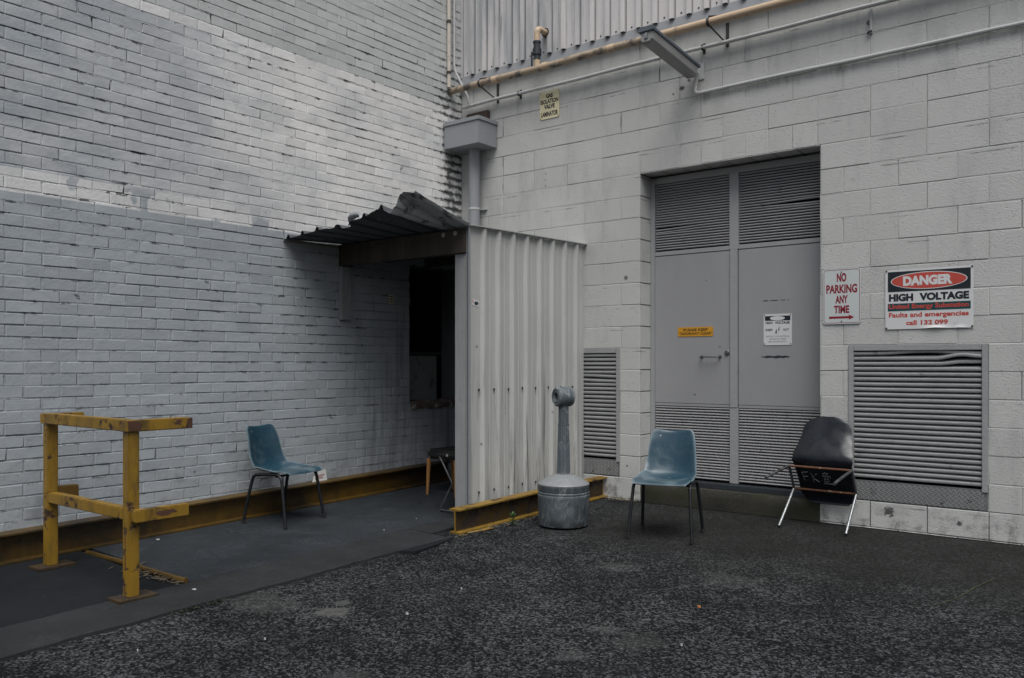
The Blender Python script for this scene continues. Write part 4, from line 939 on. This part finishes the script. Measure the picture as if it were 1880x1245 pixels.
# small bright edge strip along the brick wall
m_ = MB(); m_.box((.002, -2.30, 2.290), (.016, -1.70, 2.312), 0, .002); m_.build('edge_strip', M['washer'], sh)
# sticker on the sheet
t = thing('sticker', 'small white sticker with dark printed emblem on the corrugated sheet', 'sticker', (SX, -1.6, 1.72))
m_ = MB(); m_.add([(SX+.003, -1.628, 1.765), (SX+.003, -1.548, 1.748), (SX+.003, -1.552, 1.700), (SX+.003, -1.632, 1.716)], [(0, 1, 2, 3)]); m_.build('paper', M['signwhite'], t, fix=False)
m_ = MB(); m_.prism(ell(-1.580, 1.730, .026, .015, 18), SX+.0035, SX+.004, 'x'); m_.build('print', M['valve'], t)
m_ = MB(); m_.prism([(-1.627, 1.755), (-1.617, 1.757), (-1.615, 1.735), (-1.620, 1.725)], SX+.0035, SX+.004, 'x'); m_.build('red_mark', M['signred'], t)

# ------------------------------------------------------------------ yellow I-beams
def ibeam(name, label, p0, p1, wdt, h, mat, lab2=None):
    p0, p1 = Vector(p0), Vector(p1); d = (p1-p0); L_ = d.length; d.normalize(); s_ = d.cross(Vector((0, 0, 1))).normalized(); u_ = s_.cross(d).normalized()
    t = thing(name, label, 'steel beam', p0)
    ft = .012; pr = [(-wdt/2, 0), (wdt/2, 0), (wdt/2, ft), (.005, ft+.004), (.005, h-ft-.004), (wdt/2, h-ft), (wdt/2, h), (-wdt/2, h), (-wdt/2, h-ft), (-.005, h-ft-.004), (-.005, ft+.004), (-wdt/2, ft)]
    m_ = MB(); n = 30; vs = []
    for i in range(n+1):
        q = p0+d*(L_*i/n)
        for k, (a, b) in enumerate(pr):
            w_ = .004*noise.noise((i*.7, k*.3, L_)) if k in (1, 2, 5, 6) else 0
            vs.append(q+s_*(a+w_)+u_*(b+w_*.6))
    m = len(pr)
    m_.add(vs, [(i*m+k, i*m+(k+1) % m, (i+1)*m+(k+1) % m, (i+1)*m+k) for i in range(n) for k in range(m)])
    m_.add(vs[:m], [tuple(range(m))]); m_.add(vs[-m:], [tuple(range(m))])
    m_.build('beam', M[mat], t)
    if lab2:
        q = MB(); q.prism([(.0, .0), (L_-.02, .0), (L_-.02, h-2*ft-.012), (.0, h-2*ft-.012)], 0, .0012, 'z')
        q.v = [tuple(p0+d*(.006+a)+s_*(.0052+c_)+u_*(ft+.006+b)) for a, b, c_ in q.v]; tag(q.build('web', M['grimeshade'], t), lab2)  # dark sheet over the web: shade under the flange, plus grime, as colour
    return t
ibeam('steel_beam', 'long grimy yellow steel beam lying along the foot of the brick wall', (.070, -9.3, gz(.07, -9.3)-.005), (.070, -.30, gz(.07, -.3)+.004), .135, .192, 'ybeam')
b2 = ibeam('steel_beam', 'short yellow steel beam end-on at the foot of the corrugated sheet wall', (1.700, -1.995, gz(1.7, -1.99)-.012), (1.772, -.004, .004-.006), .104, .186, 'ybeam2', 'web darkened with grime and painted flange shade')
m_ = MB(); pts = [(1.74, -1.93, -.05), (1.80, -1.80, -.042), (1.83, -1.74, -.032), (1.84, -1.70, -.034)]; m_.tube(pts, [.006, .010, .012, .004], 6); m_.build('bent_lip', M['ybeam2'], b2)

# ------------------------------------------------------------------ guard rail
r = thing('guard_rail', 'chipped yellow steel guard rail with two posts and sawn-off side bars', 'guard rail', (.9, -4.36, -.06))
PY = -4.360
def ang_post(xc, zb, zt):
    m_ = MB(); a = .033
    m_.box((xc-a, PY-a, zb), (xc+a, PY+a, zt), 0, .005); return m_
for xc in (.385, 1.392):
    zb = gz(xc, PY)
    ang_post(xc, zb+.012, .862).build('post', M['yrail'], r)
    m_ = MB(); m_.box((xc-.075, PY-.105, zb-.004), (xc+.075, PY+.13, zb+.014), 0, .004); m_.build('base_plate', M['grimeshade'], r)
m_ = MB(); m_.box((.335, PY-.045, .863), (1.352, PY+.030, .927), 0, .005); m_.build('top_rail', M['yrail'], r)
m_ = MB(); m_.box((1.353, PY-.048, .861), (1.440, -4.02, .925), 0, .005); m_.build('side_bar', M['yrail'], r)
m_ = MB(); m_.box((.336, PY+.031, .865), (.410, -4.16, .926), 0, .005); m_.build('side_bar', M['yrail'], r)
m_ = MB(); m_.box((.419, PY-.030, .365), (1.358, PY+.030, .43), 0, .005); m_.build('middle_rail', M['yrail'], r)
m_ = MB(); m_.box((1.426, PY-.020, .358), (1.486, -4.06, .428), 0, .005); m_.build('side_bar', M['yrail'], r)
m_ = MB(); m_.box((.350, PY+.034, .37), (.42, -4.20, .46), 0, .004); m_.build('side_bar', M['ybeam'], r)
m_ = MB(); m_.box((1.352, -4.0205, .863), (1.442, -4.012, .923), 0, .002); m_.build('sawn_end', M['rust'], r)
m_ = MB()
m_.prism([(1.385, .09), (1.397, .10), (1.394, .30), (1.388, .36), (1.384, .30), (1.390, .2)], PY-.0331, PY-.0338, 'y'); m_.build('rust_patch', M['rust'], r); m_ = MB(); m_.prism([(1.385, .085), (1.425, .10), (1.425, .108), (1.385, .095)], PY-.0331, PY-.0338, 'y'); m_.build('rust_patch', M['rust'], r)
rr = random.Random(3); m_ = MB(); n = 22
m_.prism([(-4.20+(.062+.016*rr.uniform(-1, 1))*math.cos(2*math.pi*k/n), .398+(.014+.007*rr.uniform(-1, 1))*math.sin(2*math.pi*k/n)) for k in range(n)], 1.4861, 1.4868, 'x'); m_.build('rust_patch', M['rust'], r)
m_ = MB(); m_.prism([(-4.40, .868), (-4.33, .866), (-4.32, .90), (-4.345, .921), (-4.405, .921)], 1.4401, 1.4412, 'x'); m_.build('rust_patch', M['rust'], r); m_ = MB(); m_.prism([(-4.12, .90), (-4.09, .885), (-4.08, .915), (-4.11, .918)], 1.4401, 1.4412, 'x'); m_.build('rust_patch', M['rust'], r); m_ = MB(); m_.prism([(-4.06, .865), (-4.022, .862), (-4.022, .922), (-4.045, .915), (-4.052, .885)], 1.4401, 1.4412, 'x'); m_.build('rust_patch', M['rust'], r)
# yellow floor bar
t = thing('floor_bar', 'bent yellow steel bar set across the concrete floor behind the rail', 'bar', (.8, -4.02, -.05))
m_ = MB(); m_.tube([(.20, -4.045, gz(.2, -4)-.004), (.6, -4.03, gz(.6, -4)+.004), (.95, -4.02, gz(.95, -4)+.008), (1.345, -4.00, gz(1.37, -4)+.008)], .019, 8); m_.build('bar', M['ybeam'], t)

# ------------------------------------------------------------------ chairs
def make_blue_chair(label):
    t = thing('plastic_chair', label, 'chair', (0, 0, 0)); t['_local'] = 1
    prof = spline([(0, .225, .392), (0, .212, .405), (0, .16, .412), (0, .06, .405), (0, -.06, .397), (0, -.13, .402), (0, -.180, .430), (0, -.208, .482), (0, -.226, .56), (0, -.246, .65), (0, -.264, .715), (0, -.275, .742), (0, -.285, .745)], 5)
    N = len(prof)-1; nv = 26
    def hw(s_):
        ks = [(0, .190), (.05, .210), (.15, .217), (.35, .214), (.48, .206), (.60, .196), (.75, .184), (.88, .173), (.95, .163), (.98, .150), (1, .128)]
        for (a, h0), (b, h1) in zip(ks, ks[1:]):
            if a <= s_ <= b: return h0+(h1-h0)*(s_-a)/(b-a)
        return ks[-1][1]
    lens = [0]
    for i in range(N): lens.append(lens[-1]+(prof[i+1]-prof[i]).length)
    def pt(i, j_, off=0.):
        s_ = lens[i]/lens[-1]; c = prof[i]; d_ = (prof[min(i+1, N)]-prof[max(i-1, 0)]).normalized(); nrm = Vector((0, d_.z, -d_.y))
        if s_ < 2: nrm = Vector((1, 0, 0)).cross(d_).normalized()
        if nrm.z < 0 and abs(nrm.z) > .3: nrm = -nrm
        v = -1+2*j_/nv; x = hw(s_)*v
        # dish: sides roll up on the seat / forward on the back; edges roll over
        seat = sstep(.0, .2, s_)*sstep(.62, .42, s_); back = sstep(.45, .62, s_)*(1-.35*sstep(.85, 1, s_))
        k = v*v
        up = .012*k*sstep(0, .15, s_)+.045*seat*k*k*sstep(.1, .45, s_)
        fw = .040*back*k+.03*k*k*sstep(.35, .5, s_)*sstep(.75, .5, s_)
        roll = -.010*max(0, abs(v)-.90)/.10*sstep(.06, .2, s_)
        return Vector((x, c.y+fw+roll*back, c.z+up+roll*(1-back)+.004*k*sstep(.16, 0, s_)))+Vector((0, 0, 0))+nrm*off
    m_ = MB(); nvv = nv+1
    A = [pt(i, j_) for i in range(N+1) for j_ in range(nvv)]
    # normals for the under-surface from the grid itself
    me_ = []
    for i in range(N+1):
        for j_ in range(nvv):
            du = A[min(i+1, N)*nvv+j_]-A[max(i-1, 0)*nvv+j_]; dv = A[i*nvv+min(j_+1, nv)]-A[i*nvv+max(j_-1, 0)]
            nn = dv.cross(du).normalized()
            me_.append(A[i*nvv+j_]+nn*(-.006 if nn.z < 0 or (abs(nn.z) < .5 and nn.y < 0) else -.006))
    fs = [(i*nvv+j_, (i+1)*nvv+j_, (i+1)*nvv+j_+1, i*nvv+j_+1) for i in range(N) for j_ in range(nv)]; o_ = len(A)
    fs2 = [tuple(o_+q for q in reversed(f_)) for f_ in fs]
    rim = [(0*nvv+j_) for j_ in range(nvv)]+[i*nvv+nv for i in range(1, N+1)]+[N*nvv+j_ for j_ in range(nv-1, -1, -1)]+[i*nvv for i in range(N-1, 0, -1)]
    fs3 = [(rim[k], rim[(k+1) % len(rim)], o_+rim[(k+1) % len(rim)], o_+rim[k]) for k in range(len(rim))]
    m_.add(A+me_, fs+fs2+fs3, 0, True); m_.build('shell', M['blue'], t, sharp=60)
    for sx in (-1, 1):
        X = lambda k: sx*k
        pts = [(X(.232), .215, .012), (X(.218), .185, .20), (X(.208), .160, .345)]
        pts += [(X(.206), .150, .372), (X(.203), .125, .392), (X(.200), .08, .397), (X(.199), -.02, .393), (X(.200), -.075, .391), (X(.203), -.115, .380), (X(.206), -.135, .350)]
        pts += [(X(.218), -.170, .20), (X(.232), -.205, .012)]
        m_ = MB(); m_.tube(spline(pts, 3), .0125, 12); lf = m_.build('leg_frame', M['blackleg'], t)
        for yy_ in (.216, -.206): q = MB(); q.tube([(X(.232), yy_, 0), (X(.2315), yy_*.995, .035)], .0150, 12); q.build('foot', M['rubber'], lf)
    for a_ in (.10, -.08): m_ = MB(); m_.tube([(-.205, a_, .382), (.205, a_, .382)], .009, 8); m_.build('cross_bar', M['blackleg'], t)
    return t
c1 = make_blue_chair('faded blue plastic chair standing before the grey double doors')
def place(o, x, y, fx, fy):
    o.location = (x, y, gz(x, y)-.001); o.rotation_euler = (math.atan2(-.02*fy*0-.02, 1)*0, 0, math.atan2(fy, fx)-math.pi/2)
place(c1, 3.035, -1.144, .26, -.965)
c2 = copy_tree(c1); tag(c2, 'blue plastic chair with its back against the white brick wall', 'chair'); place(c2, .402, -2.590, .977, .215)
for c in (c1, c2): c['group'] = 'blue plastic chairs'

# black chair tipped forward against the wall
t = thing('shell_chair', 'black moulded chair tipped forward against the wall with chalk letters under its seat', 'chair', (3.858, -.42, -.008)); t['_local'] = 1
t.rotation_euler = (R(-58), R(0), R(-2.0))
def shell_sec(cpts, wfun, n=6, nv=24, th=.016, curl=None):
    pr = spline(cpts, n); N = len(pr)-1; L_ = [0]
    for i in range(N): L_.append(L_[-1]+(pr[i+1]-pr[i]).length)
    A = []
    for i in range(N+1):
        s_ = L_[i]/L_[-1]
        for k in range(nv+1):
            v = -1+2*k/nv; y_, z_ = pr[i].y, pr[i].z; dy, dz = curl(s_, v); A.append(Vector((wfun(s_)*v, y_+dy, z_+dz)))
    q = nv+1; B = []
    for i in range(N+1):
        for k in range(q):
            du = A[min(i+1, N)*q+k]-A[max(i-1, 0)*q+k]; dv = A[i*q+min(k+1, nv)]-A[i*q+max(k-1, 0)]; B.append(A[i*q+k]-dv.cross(du).normalized()*th)
    fs = [(i*q+k, (i+1)*q+k, (i+1)*q+k+1, i*q+k+1) for i in range(N) for k in range(nv)]; o_ = len(A)
    rim = [k for k in range(q)]+[i*q+nv for i in range(1, N+1)]+[N*q+k for k in range(nv-1, -1, -1)]+[i*q for i in range(N-1, 0, -1)]
    m_ = MB(); m_.add(A+B, fs+[tuple(o_+a for a in reversed(f_)) for f_ in fs]+[(rim[k], rim[(k+1) % len(rim)], o_+rim[(k+1) % len(rim)], o_+rim[k]) for k in range(len(rim))], 0, True); return m_
def lerp_keys(ks):
    def f(s_):
        for (a, h0), (b, h1) in zip(ks, ks[1:]):
            if a <= s_ <= b:
                u = (s_-a)/(b-a); return h0+(h1-h0)*u*u*(3-2*u)
        return ks[-1][1]
    return f
wf0 = lerp_keys([(0, .15), (.04, .19), (.12, .213), (.3, .215), (.45, .222), (.52, .232), (.60, .228), (.72, .208), (.84, .190), (1, .174)])
wf = lambda q: wf0(q)*max(.10, (1-max(0, (q-.84)/.16)**3.2))**.5
crl = lambda s_, v: (.022*v**4*sstep(.42, .58, s_)*sstep(1.05, .8, s_), .018*v*v*sstep(.1, .3, s_)*sstep(.6, .45, s_)+.006*v**4)
m_ = shell_sec([(0, .070, .398), (0, .055, .412), (0, .01, .420), (0, -.10, .416), (0, -.22, .412), (0, -.295, .418), (0, -.345, .445), (0, -.378, .50), (0, -.41, .575), (0, -.450, .642), (0, -.480, .685), (0, -.498, .709), (0, -.510, .727), (0, -.518, .738), (0, -.523, .743)], wf, 6, 30, .02, crl)
m_.build('shell', M['blackshell'], t, sharp=60)
for sx in (-1, 1):
    X = lambda k: sx*k
    m_ = MB(); m_.tube(spline([(X(.252), .0, .012), (X(.245), -.042, .20), (X(.240), -.080, .372)], 4), .0105, 12); lg = m_.build('leg', M['chrome'], t)
    q = MB(); q.tube([(X(.252), .001, -.004), (X(.2518), -.002, .022)], .0125, 10); q.build('foot', M['rubber'], lg)
    m_ = MB(); m_.tube(spline([(X(.252), -.462, .012), (X(.246), -.38, .20), (X(.240), -.292, .385)], 4), .0105, 12); lg = m_.build('leg', M['chromedark'], t)
    q = MB(); q.tube([(X(.252), -.4645, .004), (X(.2518), -.452, .03)], .0125, 10); q.build('foot', M['rubber'], lg)
    m_ = MB(); m_.tube([(X(.240), -.080, .374), (X(.238), -.19, .383), (X(.240), -.292, .387)], .0105, 10); m_.build('side_rail', M['chromedark'], t)
for y_, z_ in ((-.080, .374), (-.292, .387)):
    m_ = MB(); m_.tube([(-.240, y_, z_), (.240, y_, z_)], .0085, 10); m_.build('cross_bar', M['rustbar'], t)
m_ = MB()
def stroke(pts, r_=.0030): m_.tube([(a, b, c) for a, b, c in pts], r_, 5)
def under(a, b): return (a, b, .3915+.004*abs(a)*0)   # under-surface of the seat
zz = .3905
def ch(pts): stroke([(a, b, zz) for a, b in pts])
# viewed from below/front: +x stays right, toward -y is up
ch([(-.150, -.235), (-.142, -.150)]); ch([(-.150, -.235), (-.105, -.240)]); ch([(-.146, -.195), (-.108, -.198)])
ch([(-.078, -.230), (-.072, -.150)]); ch([(-.040, -.228), (-.072, -.190), (-.030, -.150)])
ch([(.010, -.238), (.050, -.238)]); ch([(.030, -.250), (.030, -.215)]); ch([(.005, -.215), (.062, -.215), (.064, -.200)]); ch([(.012, -.196), (.052, -.198)])
ch([(.014, -.180), (.048, -.182), (.046, -.160), (.016, -.158), (.014, -.180)]); ch([(.004, -.140), (.085, -.142)])
m_.build('chalk_writing', M['chalk'], t)

# ------------------------------------------------------------------ cigarette bin
bx, by = 2.195, -1.262; t = thing('cigarette_bin', 'scuffed grey cigarette bin with tall neck and round drum base', 'bin', (bx, by, gz(bx, by)-.002))
t['_local'] = 1
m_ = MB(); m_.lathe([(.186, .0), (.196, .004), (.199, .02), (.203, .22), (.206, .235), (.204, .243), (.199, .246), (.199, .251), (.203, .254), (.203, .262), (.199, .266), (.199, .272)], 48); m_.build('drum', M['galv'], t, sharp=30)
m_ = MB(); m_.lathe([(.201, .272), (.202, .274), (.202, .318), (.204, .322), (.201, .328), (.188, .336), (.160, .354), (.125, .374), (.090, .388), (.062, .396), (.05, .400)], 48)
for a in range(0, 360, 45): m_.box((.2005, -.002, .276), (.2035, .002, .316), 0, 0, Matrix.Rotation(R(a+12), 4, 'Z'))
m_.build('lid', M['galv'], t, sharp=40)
m_ = MB()
def octo(z0, r0, z1, r1): m_.lathe([(r0, z0), (r1, z1)], 8, 0, Matrix.Rotation(R(22.5-12), 4, 'Z'), False)
octo(.395, .056, .67, .0505); octo(.67, .0480, .79, .0462); octo(.79, .0440, .95, .0430)
m_.lathe([(.0520, .664), (.0520, .672)], 8, 0, Matrix.Rotation(R(10.5), 4, 'Z'), False); m_.lathe([(.0480, .785), (.0480, .792)], 8, 0, Matrix.Rotation(R(10.5), 4, 'Z'), False)
m_.tube([(.028, -.042, .40), (.024, -.036, .95)], .007, 6)
m_.build('neck', M['galv'], t, sharp=20)
hd = Matrix.Translation((.0, .0, 1.008)) @ Vector((-.46, -.885, 0)).to_track_quat('Z', 'Y').to_matrix().to_4x4()
m_ = MB(); m_.lathe([(.018, .030), (.030, .034), (.032, .066), (.040, .072), (.052, .066), (.056, .072), (.066, .072), (.076, .062), (.079, .045), (.079, -.045), (.074, -.064), (.05, -.070)], 36, 0, hd); hdo = m_.build('head', M['galv'], t, sharp=30)
m_ = MB(); m_.lathe([(.031, .0), (.031, .052)], 20, 0, hd); m_.build('hole', M['black'], hdo)
m_ = MB(); m_.lathe([(.040, .938), (.055, .948), (.06, .963)], 24); m_.build('collar', M['galv'], t)

# ------------------------------------------------------------------ stool and folding table in the passage
t = thing('stool', 'black padded stool with tapered wooden legs inside the passage', 'stool', (.66, -.85, gz(.66, -.85))); t['_local'] = 1
m_ = MB(); m_.box((-.19, -.19, .335), (.19, .19, .43), 0, .03); m_.build('seat', M['blackpad'], t)
for sx in (-1, 1):
    for sy in (-1, 1):
        m_ = MB(); m_.tube([(sx*.178, sy*.178, 0), (sx*.168, sy*.168, .34)], [.013, .021], 10); m_.build('leg', M['wooden'], t)
t = thing('folding_stool', 'small dark folding stool with kinked metal legs behind the post', 'stool', (1.28, -1.40, gz(1.28, -1.4))); t['_local'] = 1
t.rotation_euler = (0, 0, R(6))
m_ = MB(); m_.box((-.20, -.13, .475), (.20, .13, .50), 0, .008); m_.build('seat', M['blackpad'], t)
for sy in (-.11, .11):
    for sx in (-1, 1):
        m_ = MB(); m_.tube([(sx*.19, sy, .478), (sx*.055, sy, .262), (sx*.055, sy, .245), (sx*.19, sy, .006)], .009, 8); m_.build('leg', M['chromedark'], t)
    m_ = MB(); m_.tube([(-.185, sy, .02), (.185, sy, .02)], .007, 8); m_.build('stretcher', M['chromedark'], t)
m_ = MB(); m_.lathe([(.011, 0), (.011, .006)], 10, 0, Matrix.Translation((-.09, -.13, .487)) @ Matrix.Rotation(R(90), 4, 'X')); m_.build('bolt', M['washer'], t)

# ------------------------------------------------------------------ paper, weeds, litter
t = thing('paper_card', 'white card with red print propped on the yellow beam behind the blue chair', 'card', (.03, -1.95, .19))
m_ = MB(); m_.add([(.05, -2.03, .196), (.05, -1.86, .199), (.012, -1.85, .300), (.014, -1.93, .285), (.02, -1.99, .245)], [(0, 1, 2, 3, 4)]); m_.build('card', M['paper'], t, fix=False)
m_ = MB()
for a, b, c in ((-1.99, -1.90, .222), (-1.96, -1.88, .244)): m_.add([(.052-.38*(c-.19)+.002, a, c), (.052-.38*(c-.19)+.002, b, c+.012), (.052-.38*(c-.184)+.002, b, c+.018), (.052-.38*(c-.184)+.002, a, c+.006)], [(0, 1, 2, 3)])
m_.build('print', M['redink'], t, fix=False)
def leaf(m_, base, dirv, ln, wd, droop):
    d_ = Vector(dirv).normalized(); s_ = d_.cross(Vector((0, 0, 1))).normalized(); pts = []
    for i in range(6):
        u = i/5; c = Vector(base)+d_*ln*u+Vector((0, 0, -droop*u*u*ln)); w_ = wd*math.sin(math.pi*(.08+.92*u)**.8); pts.append((c-s_*w_, c+s_*w_-Vector((0, 0, 0)), c+Vector((0, 0, -w_*.3))))
    vs = [p for q in pts for p in q]
    m_.add(vs, [f for i in range(5) for f in ((i*3, i*3+2, i*3+5, i*3+3), (i*3+2, i*3+1, i*3+4, i*3+5))], 0, True)
t = thing('weed', 'small leafy green weed growing beside the short yellow beam', 'plant', (1.87, -1.50, gz(1.87, -1.5)-.012))
m_ = MB(); m_.tube([(1.87, -1.50, gz(1.87, -1.5)-.012), (1.872, -1.50, .05)], .003, 6); m_.build('stem', M['leaf'], t)
m_ = MB(); rr = random.Random(5)
for i in range(15):
    a = i*2.4; hh = -.02+.075*(i/15); e = .2+.9*(i/15); leaf(m_, (1.871, -1.50, hh), (math.cos(a), math.sin(a), e), .065-.02*(i/15), .009, .35)
m_.build('leaves', M['leaf'], t, fix=False)
def tuft(x, y, n, hgt, sp, label, mat='moss'):
    t = thing('grass_tuft', label, 'grass', (x, y, gz(x, y))); m_ = MB(); rr = random.Random(int(x*1000))
    for i in range(n):
        a = rr.uniform(0, 6.28); bx_, by_ = x+rr.gauss(0, sp*.25), y+rr.gauss(0, sp); leaf(m_, (bx_, by_, gz(bx_, by_)-.008), (math.cos(a), math.sin(a), rr.uniform(.3, 1.6)), hgt*rr.uniform(.5, 1.2), .0035, .5)
    m_.build('blades', M[mat], t, fix=False); return t
tuft(1.79, -4.26, 70, .035, .04, 'largest low green tuft in the slab edge before the guard rail')
tuft(1.79, -4.08, 40, .03, .025, 'small green tuft just right of the largest one at the slab edge')
tuft(1.79, -3.55, 70, .014, .22, 'thin mossy line of grass along the slab edge')
tuft(1.30, -4.86, 40, .022, .04, 'small dull tuft in the floor joint near the left frame edge')
tuft(1.80, -2.03, 30, .03, .04, 'dry tuft under the near end of the short yellow beam', 'straw')
tuft(2.16, -.06, 50, .025, .05, 'dark mossy tuft at the wall foot left of the door step')
def debris(name, label, pts, n, ln, mat, sp, seed):
    rr = random.Random(seed); m_ = MB()
    for i in range(n):
        u = rr.random()*(len(pts)-1); k = int(u); f_ = u-k; x = pts[k][0]+(pts[k+1][0]-pts[k][0])*f_+rr.gauss(0, sp); y = pts[k][1]+(pts[k+1][1]-pts[k][1])*f_+rr.gauss(0, sp)
        a = rr.uniform(0, 3.14); l = ln*rr.uniform(.4, 1.3); w_ = .0025*rr.uniform(.6, 2.2); z = gz(x, y)+.006+rr.random()*.008
        d_ = Vector((math.cos(a), math.sin(a), rr.uniform(-.15, .25)))*l; s_ = Vector((-math.sin(a), math.cos(a), 0))*w_
        p = Vector((x, y, z)); m_.add([p-s_, p+s_, p+s_+d_, p-s_+d_, p+d_*.5+Vector((0, 0, .004))], [(0, 1, 4), (1, 2, 4), (2, 3, 4), (3, 0, 4)])
    o_ = m_.build(name, M[mat], None, fix=False); return tag(o_, label, 'litter', kind='stuff')
debris('dry_leaf_litter', 'dry straw and leaf litter gathered along the yellow floor bar', [(.75, -4.07), (1.05, -4.09), (1.33, -4.06)], 80, .05, 'straw', .035, 1)
debris('dry_leaf_litter', 'crumbs of dry leaf litter at the far end of the short beam', [(1.86, -.12), (2.05, -.10), (2.14, -.12)], 90, .025, 'straw', .04, 2)
debris('dry_leaf_litter', 'scattered dry litter along the foot of the short yellow beam', [(1.80, -1.95), (1.86, -1.4), (1.88, -.4)], 70, .03, 'straw', .03, 3)
rr = random.Random(11)
def flake(name, label, cat, x, y, sz, mat, group=None):
    m_ = MB(); n = 6; z = gz(x, y)+.001; poly = [(x+sz*rr.uniform(.6, 1.1)*math.cos(2*math.pi*k/n), y+sz*.6*rr.uniform(.6, 1.1)*math.sin(2*math.pi*k/n)) for k in range(n)]
    m_.prism(poly, z-.004, z+.005, 'z'); tag(m_.build(name, M[mat]), label, cat, group)
flake('paper_scrap', 'crumpled white scrap on the concrete right of the guard rail foot', 'scrap', 1.52, -4.05, .020, 'paper')
flake('paper_scrap', 'small white scrap by the base plate of the right rail post', 'scrap', 1.44, -4.28, .015, 'paper')
flake('paper_scrap', 'thin white scrap at the foot of the long yellow beam', 'scrap', .24, -3.56, .022, 'paper')
flake('orange_scrap', 'tiny orange scrap alone on the asphalt', 'scrap', 4.006, -2.616, .011, 'butt')
for x, y in ((2.83, -3.62), (2.55, -4.3), (2.2, -4.75), (2.75, -3.1), (4.2, -3.2), (3.5, -4.6), (1.25, -2.3), (1.15, -1.85)):
    flake('pale_chip', 'tiny pale chip lying on the dark ground', 'chip', x, y, rr.uniform(.005, .010), 'paper', 'pale chips scattered on the ground')
for o in bpy.data.objects:
    if '_local' in o: del o['_local']
